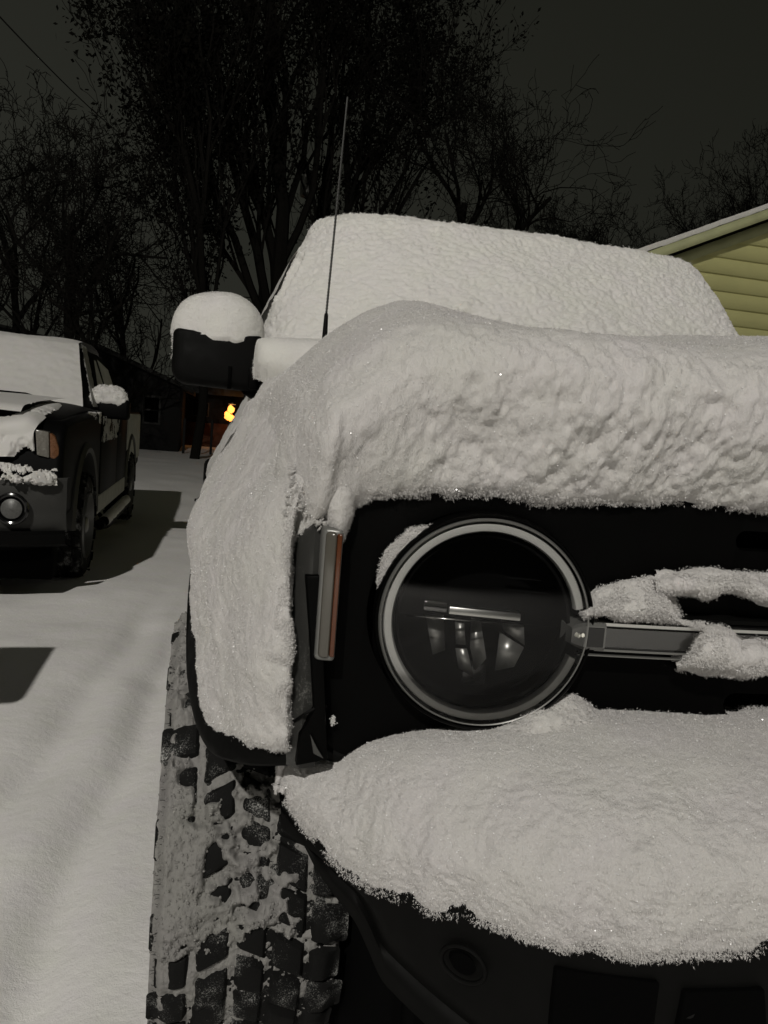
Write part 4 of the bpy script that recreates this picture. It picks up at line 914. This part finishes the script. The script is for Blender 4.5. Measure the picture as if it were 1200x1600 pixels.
# cowl corner block of snow behind the antenna
rows = [[P(396, 592, Y=1.50), P(400, 592, Y=1.33), P(430, 602, Y=1.28), P(480, 600, Y=1.26), P(530, 590, Y=1.26)],
        [P(396, 560, Y=1.50), P(399, 560, Y=1.31), P(430, 565, Y=1.25), P(480, 570, Y=1.24), P(530, 560, Y=1.24)],
        [P(400, 535, Y=1.52), P(403, 533, Y=1.33), P(432, 533, Y=1.28), P(480, 534, Y=1.27), P(530, 535, Y=1.27)],
        [P(406, 529, Y=1.60), P(408, 529, Y=1.42), P(435, 528, Y=1.38), P(480, 528, Y=1.38), P(530, 528, Y=1.38)],
        [P(406, 531, Y=1.80), P(410, 531, Y=1.80), P(435, 530, Y=1.75), P(480, 530, Y=1.72), P(530, 530, Y=1.70)]]
snow('cowl_snow', rows, 140, 220, (0, -1, .5), 'flat-topped ledge of snow between the mirror and the antenna', SOFT, seed=25, grow=.6, wool=(26000, .0008, .003, .0005, 0, 1), fuzz=[(0, 1, 0, .5, 1500, .0006, .0014, .003)])
# mirror cap
def cap(name, cx, cy, z0, hx, hy, h, label, seed, nu=150, nv=200, lev=SOFT, grow=1., sharp=2.6, under=.012, fz=7000, cr=(.0005, .0018), shift=0., droop=None, parent=None):
    th = np.linspace(0, 2*pi, nv+1)[:-1]; s = np.linspace(0, 1, nu); G = np.zeros((nu, nv, 3))
    for i, t in enumerate(s):
        a = t*pi/2*1.12; rr = np.cos(a-.12*pi/2*0)**(.85) if a < pi/2 else 0
        z = (max(0, np.sin(min(a, pi/2)))**.9)*h; k = max(rr, 0)
        e = 2/sharp
        x = np.sign(np.cos(th))*np.abs(np.cos(th))**e; y = np.sign(np.sin(th))*np.abs(np.sin(th))**e
        G[i] = np.stack([cx+hx*k*x+shift*z, cy+hy*k*y, z0+z+0*th], -1)
    keep = [i for i in range(nu) if np.ptp(G[i, :, 0]) > 1e-4] ; G = G[keep]
    G0 = G[:1].copy(); G0[..., 2] -= under; G0[..., :2] = (G0[..., :2]-[cx, cy])*.9+[cx, cy]; G = np.concatenate([G0, G])
    top = G[-1].mean(0); C = np.array([cx, cy, z0]); N = normals(np.concatenate([G, G[:, :1]], 1))[:, :-1]
    sg = ((G-C)*N).sum(-1); N = np.where((sg < 0)[..., None], -N, N)
    D = 0
    for q, (wl, amp, bil) in enumerate(lev):
        n = noise(G/wl+9*q, seed+q); D = D+(2*np.abs(n)-.6 if bil else n)*amp*grow
    G = G+N*D[..., None]
    if droop is not None:
        w_ = np.clip(1-(G[..., 2]-z0)/(h*.5), 0, 1); G[..., 2] -= w_*droop*(.4+.8*np.abs(noise(np.stack([G[..., 0]/.035, G[..., 1]/.06, G[..., 0]*0], -1), seed+5)))
    mb = MB(); mb.grid(G, cv=True); mb.face(range(mb.n-G.shape[1], mb.n))
    if fz:
        Nn_ = G-C; Nn_ /= np.linalg.norm(Nn_, axis=-1)[..., None]
        i = (rng.random(fz*4)*len(G)).astype(int); j = rng.integers(0, G.shape[1], fz*4); needles(mb, G[i, j]+rng.normal(size=(fz*4, 3))*cr[1]*.2, Nn_[i, j], cr[1]*.6, cr[1]*2.2, cr[1]*.3, mi=0)
    o = mesh(name, np.vstack(mb.v), mb.f, SNOW, parent); 
    if not parent: tag(o, label, 'snow')
    return o
cap('mirror_snow', -1.000, 1.565, 1.540, .136, .085, .128, 'tall dome of snow sitting on the near SUV door mirror', 51, sharp=2.5, droop=.012)
m = MB(); clumps(m, P(270, 535, Y=1.53)+rng.normal(size=(160, 3))*np.array([.002, .02, .022]), .0008, .0022); tag(m.build('snow_crumbs', SNOW, None, True), 'thin crumbs of snow along the outer edge of the near SUV mirror', 'snow')
# bumper snow
cols = np.array([-.892, -.888, -.872, -.83, -.79, -.73, -.65, -.58, -.50, -.40, -.28, -.1, .1, .28, .4, .5, .58, .65, .73, .79, .83, .87, .89])
zbk = np.interp(-np.abs(cols), [-.893, -.888, -.872, -.829, -.798, -.733, -.651, -.577, -.50, -.40, -.25, 0], [.785, .825, .838, .842, .865, .892, .910, .925, .935, .940, .937, .935])
zbt = np.interp(-np.abs(cols), [-.885, -.87, -.854, -.811, -.772, -.722, -.662, -.59, -.496, -.3945, 0], [.782, .762, .746, .722, .722, .730, .744, .756, .762, .766, .77])
ybk = Yf(cols)+.06; yb = Yb(cols)
def brw(f, dz, dy=0): return np.stack([cols, ybk*(1-f)+(yb)*f+dy, zbk+(zbt-zbk)*dz], -1)
rows = [brw(0, .10, .04), brw(0, 0, .0), brw(.28, -.06), brw(.56, -.03), brw(.80, .07), brw(.96, .26, -.014), brw(1.0, .46, -.030), brw(1.0, .70, -.026), brw(1.0, .90, -.010), brw(1.0, 1.0, .004), brw(1.0, 1.04, .02), brw(.9, 1.0, .03)]
def bpost(G, N):
    X, Y, Z = G[..., 0], G[..., 1], G[..., 2]
    u = np.arange(G.shape[0])/G.shape[0]; f = smx(u, .35, .5)*(1-smx(u, .85, .97))
    q = np.stack([X/.045, Z/.09, Y/.1], -1); d = noise(q, 61)*.0022+noise(np.stack([X/.10, Z/.10, Y/.2], -1), 63)*.0045+noise(np.stack([X/.028, Z/.13, Y/.05], -1), 69)*.0042*smx(u, .5, .62)[:, None]+noise(G/.03, 70)*.0022+noise(np.stack([X/.018, Z/.035, Y/.03], -1), 64)*.0010+noise(np.stack([X/.008, Z/.014, Y/.01], -1), 67)*.0016+noise(G/.0045, 68)*.0010
    G = G+N*(d*f[:, None])[..., None]
    e = smx(u, .72, .84)[:, None]
    G[..., 2] += e*(.0018*noise(np.stack([X/.06, X*0, X*0], -1), 65)+.0028*noise(np.stack([X/.014, Y/.03, X*0], -1), 66))
    return G
snow('bumper_snow', rows, 480, 960, (0, -1, 1), 'deep snow drift heaped on the front bumper of the near SUV', SOFT, mat=SHADE_SNOW, post=bpost, seed=71,
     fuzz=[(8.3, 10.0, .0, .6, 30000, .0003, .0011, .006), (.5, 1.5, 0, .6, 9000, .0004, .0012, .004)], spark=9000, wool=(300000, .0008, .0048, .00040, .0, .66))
# heap below the headlight
def lump(name, pts, label, seed, back=.045, bulge=.03, nu=90, nv=160, fz=6000, lev=ROUGH, grow=.95):
    """pts: (x, ytop, ybottom, offset) across the picture; a lump that sits on the nose between its top and bottom line"""
    cols_ = []
    for (x, yt, yb_, o) in pts:
        ym = (yt+yb_)/2; c_ = [Pf(x, yt+2, back), Pf(x, yt, back*.5+o*.4), Pf(x, yt*.75+yb_*.25, o), Pf(x, ym, o-bulge*.6), Pf(x, yt*.2+yb_*.8, o-bulge*.7), Pf(x, yb_, o), Pf(x, yb_+1, back)]
        cols_.append(c_)
    net = np.array(cols_).transpose(1, 0, 2)
    return snow(name, net, nu, nv, (0, -1, .2), label, lev, seed=seed, fuzz=[(0.5, 5.6, 0, 1, fz*2, .0003, .0011, .0035)], grow=grow, mat=SHADE_SNOW, spark=200, wool=(int(fz*3), .0006, .0032, .00034, 0, 1))
lump('snow_heap', [(690, 1150, 1165, .02), (715, 1142, 1170, .01), (760, 1126, 1175, .0), (810, 1108, 1180, -.01), (850, 1088, 1180, -.012), (885, 1078, 1180, -.012), (915, 1084, 1180, -.012), (945, 1102, 1180, -.01), (990, 1110, 1180, 0), (1060, 1122, 1180, .01), (1130, 1134, 1180, .02)], 'mound of snow resting against the lower rim of the round headlight', 81, back=.05)
lump('snow_lump', [(906, 955, 968, .01), (914, 930, 972, .0), (930, 915, 972, -.005), (960, 906, 973, -.01), (1000, 899, 974, -.012), (1030, 900, 976, -.012), (1048, 912, 976, -.01), (1058, 940, 976, .0), (1068, 966, 976, .006), (1100, 974, 979, .01)], 'lump of snow sitting on top of the headlight end of the grille bar', 83, back=.035)
lump('snow_arch', [(1025, 900, 925, .015), (1050, 897, 922, .008), (1080, 892, 922, .0), (1105, 890, 930, .0), (1130, 894, 922, .0), (1160, 898, 926, .0), (1200, 904, 938, .0), (1260, 905, 940, .0), (1330, 908, 936, .01)], 'thin strip of snow arching over the dark gap at the right edge of the grille', 85, back=.03)
lump('snow_lump', [(1058, 1034, 1042, .012), (1075, 1015, 1044, .0), (1095, 990, 1046, -.012), (1115, 982, 1047, -.016), (1140, 984, 1048, -.016), (1155, 996, 1048, -.014), (1180, 992, 1048, -.014), (1210, 996, 1049, -.014), (1280, 996, 1050, -.014), (1360, 1004, 1052, .0)], 'lump of snow draped over the front of the grille bar at the right edge', 87, back=.03)
lump('snow_sliver', [(594, 905, 918, .022), (600, 880, 912, .012), (612, 858, 892, .006), (628, 840, 872, .003), (645, 830, 856, .003), (662, 826, 842, .008), (684, 822, 829, .018)], 'thin sliver of snow on the upper left rim of the round headlight', 89, back=.028, bulge=.008, fz=2500)
for pts, lb in (([Pf(rng.uniform(960, 1090), 977+rng.uniform(-2, 3), -.002) for k in range(260)], 'loose flecks of snow along the top edge of the grille bar'),
                ([Pf(rng.normal(520, 2.2), rng.normal(1127, 4), .01) for k in range(60)], 'tiny fleck of snow stuck to the black panel below the side marker'),
                ([Pf(rng.uniform(1155, 1200), rng.uniform(1124, 1132), .02) for k in range(160)], 'flecks of snow in the lower slot at the right edge of the grille')):
    mb = MB(); clumps(mb, np.array(pts), .0006, .002); tag(mb.build('snow_flecks', SNOW, None, True), lb, 'snow')
# tyre snow
nu, nv = 420, 260; ang = np.linspace(-.85, 1.75, nu); xx = np.linspace(-.53, .515, nv); A, XX = np.meshgrid(ang, xx, indexing='ij')
cxw, cyw, czw, RR, WW = -.8975, .80, .41, .447, .315
q3 = np.stack([XX*WW, A*RR, A*0], -1)
cov = .62*noise(q3/.06, 91)+.5*noise(q3/.024, 92)+.25*noise(q3/.01, 98)-(XX-.02+.25*smx(A, .35, .9))*1.9+.12-1.2*smx(-A, -.06, .10)
cov = smx(cov, .0, .8)
th_ = -.0122-.003*smx(XX, -.1, .35)+.0035*noise(q3/.045, 99)+cov*(.019+.008*noise(q3/.05, 93))+.0034*noise(q3/.028, 97)+.0026*noise(q3/.012, 94)+.0015*noise(q3/.005, 95)-.010*smx(XX, .28, .48)*(1-cov)
th_ = th_-.014*smx(-A, .25, .7)*(1-cov)
rr = RR+th_-.03*smx(-XX, .46, .53)-.03*smx(XX, .47, .515)
G = np.stack([cxw+XX*WW, cyw-np.cos(A)*rr, czw+np.sin(A)*rr], -1)
mb = MB(); mb.grid(G); Nn = normals(G)
i = rng.integers(0, nu, 9000); j = rng.integers(0, nv, 9000); k = (cov[i, j] > .1) | (rng.random(9000) < .35); i, j = i[k], j[k]
rad = np.stack([i*0., -np.cos(ang[i]), np.sin(ang[i])], -1); clumps(mb, G[i, j]+rad*.001, .0007, .0028)
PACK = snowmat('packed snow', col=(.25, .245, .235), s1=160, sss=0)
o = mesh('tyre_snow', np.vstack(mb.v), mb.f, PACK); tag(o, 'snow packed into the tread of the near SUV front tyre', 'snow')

# ================================================================== THE BLACK PICKUP
tk = empty('pickup_truck', (-2.87, 6.9, 0)); tag(tk, 'dark pickup truck parked at left with snow on its windshield and hood', 'pickup truck')
XR, XL = -1.90, -3.84
def arch(cy, cz, r, a0, a1, n=14): return [(cy-r*cos(a), cz+r*sin(a)) for a in np.linspace(a0, a1, n)]
def wheelprof():
    prof = [(4.42, .62), (4.34, .80), (4.36, .90), (4.40, 1.10), (4.50, 1.19)]
    prof += [(5.0, 1.225), (5.6, 1.25), (6.15, 1.275), (8.2, 1.28), (8.25, 1.30), (9.85, 1.30), (9.9, 1.2), (9.9, .60), (9.3, .52)]
    prof += arch(8.72, .44, .53, pi-.15, .15)+[(8.10, .42), (5.95, .42)]+arch(5.30, .44, .53, pi-.15, .2)
    return prof
pf = wheelprof()
def sideX(z, s=1):  # tumblehome and belly
    return -.0
m = MB(); secs = []
for (dx, k) in ((0, 0), (.05, 1)): pass
pa = np.array(pf); cen = pa.mean(0)
xs_ = [(XR-.05, 0.0), (XR-.012, 0), (XR, 0)]
m.prism([(XR, y, z) for y, z in pf], (XL-XR, 0, 0)); m.build('body', TPAINT, tk, bevel=.045, seg=4)
# shoulder line and crease: door panels slightly proud, with gaps
m = MB(); m.box((XR-.3, 6.10, .50), (XR+.012, 7.25, 1.22)); m.box((XR-.3, 7.262, .50), (XR+.012, 8.10, 1.22)); m.build('door', TPAINT, tk, bevel=.02)
m = MB(); m.box((XR-.1, 5.92, .40), (XR+.018, 8.08, .56)); m.build('sill', FROST, tk, bevel=.015)
m = MB(); m.box((XR-.1, 8.28, .68), (XR+.014, 9.86, 1.26)); 
bed = m.build('bed_side', FROST, tk, bevel=.03)
# hood bulge
X = np.linspace(XL+.1, XR-.06, 30); u = (X-X.mean())/(X[-1]-X.mean()); Hh = .05*(1-np.abs(u)**5)
rows = [np.stack([X, X*0+y+.10*u**4*(1 if y < 5 else 0), z+Hh*k], -1) for (y, z, k) in ((4.40, 1.12, 0), (4.46, 1.185, .5), (4.7, 1.215, 1), (5.4, 1.25, 1), (6.1, 1.275, 1.0), (6.2, 1.27, .4))]
m = MB(); m.grid(loft(rows, 30, 50)); m.build('hood', TPAINT, tk, True)
# cab
m = MB()
b = [(XL+.06, 6.08, 1.27), (XR-.06, 6.08, 1.27), (XR-.04, 8.25, 1.27), (XL+.04, 8.25, 1.27)]
t = [(XL+.30, 6.88, 1.86), (XR-.30, 6.88, 1.86), (XR-.24, 7.95, 1.86), (XL+.24, 7.95, 1.86)]
m.add(b+t, [(0, 1, 5, 4), (1, 2, 6, 5), (2, 3, 7, 6), (3, 0, 4, 7), (4, 5, 6, 7)]); m.build('cabin', TPAINT, tk, bevel=.12, seg=5)
m = MB()
def cx(z, y): f = (z-1.27)/.59; return XR-.05-(.20+.0*y)*f+.0
m.add([(cx(1.31, 0)+.012, 6.42, 1.31), (cx(1.31, 0)+.012, 7.12, 1.31), (cx(1.74, 0)+.010, 7.10, 1.74), (cx(1.74, 0)+.010, 6.98, 1.74)], [(0, 1, 2, 3)])
m.build('side_window', WGLASS, tk); m = MB()
m.add([(cx(1.31, 0)+.012, 7.20, 1.31), (cx(1.31, 0)+.012, 8.0, 1.31), (cx(1.66, 0)+.010, 7.82, 1.70), (cx(1.74, 0)+.010, 7.18, 1.76)], [(0, 1, 2, 3)])
m.build('side_window', WGLASS, tk)
# front: grille, bumper, lamps
m = MB(); m.box((XL+.45, 4.33, .86), (XR-.46, 4.40, 1.12)); m.build('grille', GLOSSB, tk, bevel=.02)
bx = np.linspace(XL-.02, XR+.03, 40); bu = (bx-bx.mean())/(bx[-1]-bx.mean()); by = 4.20+.16*np.abs(bu)**5
rows = [np.stack([bx, by+dy, bx*0+z], -1) for (dy, z) in ((.12, .83), (.02, .835), (0, .82), (.0, .60), (.02, .52), (.06, .48), (.2, .47))]
m = MB(); m.grid(np.stack(rows)); m.build('front_bumper', TGREY, tk, True)
m = MB(); m.box((XL+.1, 4.36, .50), (XR-.12, 5.0, .80)); m.box((XL+.3, 4.9, .3), (XR-.35, 9.6, .56)); m.box((XL+.1, 4.42, .16), (XR-.06, 4.62, .55)); m.build('underbody', DARK, tk)  # last box is added to block lamp light passing under the truck's front
m = MB(); 
rows = [np.stack([bx, by+dy, bx*0+z], -1) for (dy, z) in ((-.005, .50), (-.03, .48), (.0, .41), (.1, .38))]
m.grid(np.stack(rows)); m.build('air_dam', PLASTIC, tk, True)
def lampset(s):
    x0 = XR if s > 0 else XL; d = -1 if s > 0 else 1
    hl = empty('headlight', (x0+d*.12, 4.40, 1.0), 0, None); hl.parent = tk; hl.location = Vector((x0+d*.12, 4.40, 1.0))-tk.location
    fl = lambda x, y, Y: P(x, y, Y=Y) if s > 0 else (P(x, y, Y=Y)*np.array([-1, 1, 1])+np.array([XR+XL, 0, 0]))
    m = MB(); m.prism([fl(55, 671, 4.345), fl(76, 675, 4.355), fl(77, 716, 4.355), fl(57, 711, 4.345)], (0, .08, 0)); m.build('lamp_lens', pmat('smoky lamp lens %d' % s, (.17, .16, .14), .2, spec=.5, var=.5, vscale=60), hl, bevel=.008)
    m = MB(); m.prism([fl(77.5, 676, 4.36), fl(86, 682, 4.37), fl(92, 700, 4.38), fl(93, 719, 4.38), fl(78, 716, 4.36)], (0, .10, 0)); m.build('amber_corner', pmat('smoky amber lens %d' % s, (.16, .07, .03), .25, spec=.6, var=.4, vscale=50), hl, bevel=.008)
    fg = empty('fog_light', (0, 0, 0)); fg.parent = tk; c_ = P(18, 795, Y=4.21); c_[0] = c_[0] if s > 0 else XL+(XR-c_[0]); fg.location = Vector(c_)-tk.location
    th = np.linspace(0, 2*pi, 29)[:-1]
    m = MB(); m.loop([c_+np.array([.088*cos(a), -.004, .088*sin(a)]) for a in th], .014, 8); m.build('fog_surround', GLOSSB, fg, True)
    m = MB(); m.prism([c_+np.array([.084*cos(a), -.002, .084*sin(a)]) for a in th], (0, .01, 0)); m.build('fog_housing', DARK, fg, True)
    m = MB(); m.grid(np.array([[c_+np.array([r_*cos(a), -.006-.018*(1-(r_/.062)**2), r_*sin(a)]) for r_ in (.001, .03, .05, .062)] for a in th]), cu=True); m.build('fog_lens', pmat('fog lens %d' % s, (.10, .10, .095), .4, metal=.1, var=.6, vscale=60), fg, True)
lampset(1); lampset(-1)
# wheel lips
for cyw_, nm in ((5.30, 'arch_trim'), (8.72, 'arch_trim')):
    for xs in (XR+.012, XL-.012):
        m = MB(); a = np.linspace(.0, pi, 40); d = 1 if xs > -3 else -1
        G = np.array([[(xs-d*.06, cyw_-cos(t_)*.60, .44+sin(t_)*.60), (xs, cyw_-cos(t_)*.585, .44+sin(t_)*.585), (xs+d*.02, cyw_-cos(t_)*.55, .44+sin(t_)*.55), (xs+d*.01, cyw_-cos(t_)*.515, .44+sin(t_)*.515), (xs-d*.1, cyw_-cos(t_)*.51, .44+sin(t_)*.51)] for t_ in a]); m.grid(G); m.build(nm, TGREY, tk, True)
for (x_, y_, s_) in ((XR-.10, 5.30, 1), (XR-.10, 8.72, 1), (XL+.10, 5.30, -1), (XL+.10, 8.72, -1)): wheel(tk, (x_, y_, .40), .41, .27, 26, 8, side=s_)
# wipers, mirror, running board, handle
m = MB(); m.tube([P(-60, 600, Y=6.02), P(0, 611, Y=6.02), P(40, 615, Y=6.02), P(95, 632, Y=6.0)], .011, 6); m.tube([P(40, 617, Y=6.0), P(80, 634, Y=5.98), P(112, 640, Y=5.98)], .014, 6); m.build('wiper', GLOSSB, tk, True)
mr = empty('door_mirror', (0, 0, 0)); mr.parent = tk; c_ = P(178, 640, Y=6.30); mr.location = Vector(c_)-tk.location
m = MB(); m.box(P(150, 653, Y=6.26), P(205, 626, Y=6.40)+np.array([0, 0, 0])); m.build('housing', TPAINT, mr, bevel=.03, seg=3)
m = MB(); m.box(P(138, 654, Y=6.30), P(158, 640, Y=6.34)); m.build('arm', TPAINT, mr, bevel=.01)
m = MB(); m.tube([(XR+.02, 6.05, .30), (XR+.05, 6.3, .28), (XR+.05, 7.8, .28), (XR+.02, 8.0, .30)], .045, 10); m.tube([(XR-.1, 6.4, .42), (XR+.04, 6.4, .28)], .02, 6); m.tube([(XR-.1, 7.7, .42), (XR+.04, 7.7, .28)], .02, 6); m.build('running_board', PLASTIC, tk, True)
m = MB(); m.box((XR+.03, 7.02, 1.04), (XR+.05, 7.18, 1.075)); m.build('door_handle', TPAINT, tk, bevel=.008)
m = MB(); m.box((XR-.02, 6.085, .55), (XR+.001, 6.1, 1.22)); m.build('door_seam', DARK, tk)
# snow on the pickup
xs6 = np.array([XL+.08, XL+.30, XL+.6, -3.2, -2.87, -2.6, -2.35, XR-.27, XR-.19, XR-.135])
def tr_row(y, z, inn, zd=0): 
    c0 = (XL+XR)/2; return [(c0+(x-c0)*(1-inn), y+.10*(abs(x-c0)/.9)**3, z-zd*(abs(x-c0)/.9)**6) for x in xs6]
rows = [tr_row(6.02, 1.29, .02), tr_row(6.06, 1.335, .03), tr_row(6.25, 1.48, .08), tr_row(6.5, 1.665, .15), tr_row(6.74, 1.83, .21), tr_row(6.86, 1.89, .235, .01), tr_row(7.1, 1.93, .22, .03), tr_row(7.5, 1.94, .20, .04), tr_row(7.9, 1.92, .20, .05), tr_row(8.02, 1.84, .2, .03)]
snow('pickup_cab_snow', rows, 150, 200, (0, -1, 1), 'smooth snow sheet over the windshield and roof of the dark pickup', [(.3, .01, 0), (.05, .003, 0)], seed=33)
# hood patches
X = np.linspace(XL+.15, XR-.27, 6)
rows = [[(x, y, z+.055*(1-abs((x+2.87)/.97)**5)+.022) for x in X] for (y, z) in ((4.43, 1.155), (4.50, 1.19), (4.62, 1.205), (5.0, 1.23), (5.5, 1.25), (5.95, 1.27))]
thin('pickup_hood_snow', rows, 'patchy snow lying on the black hood of the pickup', 35, 130, 150, -1.9, .012)
rows = [[P(-40, 712, Y=4.33), P(4, 714, Y=4.33), P(34, 712, Y=4.33), P(54, 708, Y=4.33)], [P(-30, 685, Y=4.35), P(8, 684, Y=4.35), P(36, 682, Y=4.35), P(54, 678, Y=4.36)], [P(-20, 664, Y=4.38), P(16, 660, Y=4.40), P(44, 656, Y=4.42), P(62, 664, Y=4.44)], [P(0, 646, Y=4.8), P(36, 643, Y=4.85), P(70, 642, Y=4.9), P(82, 650, Y=4.8)], [P(48, 636, Y=5.7), P(68, 634, Y=5.7), P(88, 633, Y=5.7), P(98, 641, Y=5.6)]]
thin('pickup_fender_snow', rows, 'tongue of snow running down beside the pickup headlight', 37, 130, 90, -.75, .022, out=(0, -1, 1))
X = np.linspace(-2.75, XR-.02, 6)
rows = [[(x, 4.40+.1*(x > -2.0), .87) for x in X], [(x, 4.26+.1*(x > -2.0), .885) for x in X], [(x, 4.18+.12*(x > -2.0), .85) for x in X], [(x, 4.165+.12*(x > -2.0), .79) for x in X]]
thin('pickup_bumper_snow', rows, 'crusty snow along the top of the pickup front bumper', 39, 130, 260, .02, .028, out=(0, -1, 1), wl=.075)
cm = P(174, 622, Y=6.33); cap('pickup_mirror_snow', cm[0]-.02, cm[1], cm[2]-.02, .165, .09, .13, 'rounded cap of snow on the pickup door mirror', 55, 60, 70, [(.06, .012, 0), (.03, .008, 1)], droop=.03, fz=500, cr=(.003, .008))
m = MB(); 
G = np.array([[(XR+.05+.05*cos(a), y, .32+.045*sin(a)) for a in np.linspace(0, 2*pi, 13)[:-1]] for y in np.linspace(6.12, 7.9, 60)]); G = G+.02*noise(G/.08, 3)[..., None]; m.grid(G, cv=True); tag(m.build('running_board_snow', SNOW, None, True), 'snow lying along the running board under the pickup door', 'snow')
rows = [[(XR+.022, y, z) for y in (5.95, 6.3, 6.8, 7.3)] for z in (1.0, 1.1, 1.2, 1.235)]
thin('pickup_door_snow', rows, 'frosty snow smears under the pickup side window', 43, 120, 120, .12, .006, mat=SNOWD, out=(1, 0, 0), wl=.07)
rows = [[(XR-.02, y, z) for y in (5.5, 5.7, 5.9, 6.1)] for z in (1.16, 1.19, 1.22, 1.26)]
thin('pickup_cowl_snow', rows, 'small snow smear at the base of the pickup windshield pillar', 45, 60, 60, -.2, .02, out=(1, 0, 0), wl=.1)

rows = [[(XR-.07-.23*f+.012, 6.13+.78*f+d, 1.30+.56*f) for d in (-.15, -.05, .06, .15)] for f in (0, .25, .5, .75, 1.0)]
thin('pickup_pillar_snow', rows, 'frosty snow clinging to the windshield pillar of the pickup', 47, 110, 50, -.9, .006, mat=SNOWD, out=(1, 0, 0), wl=.08)
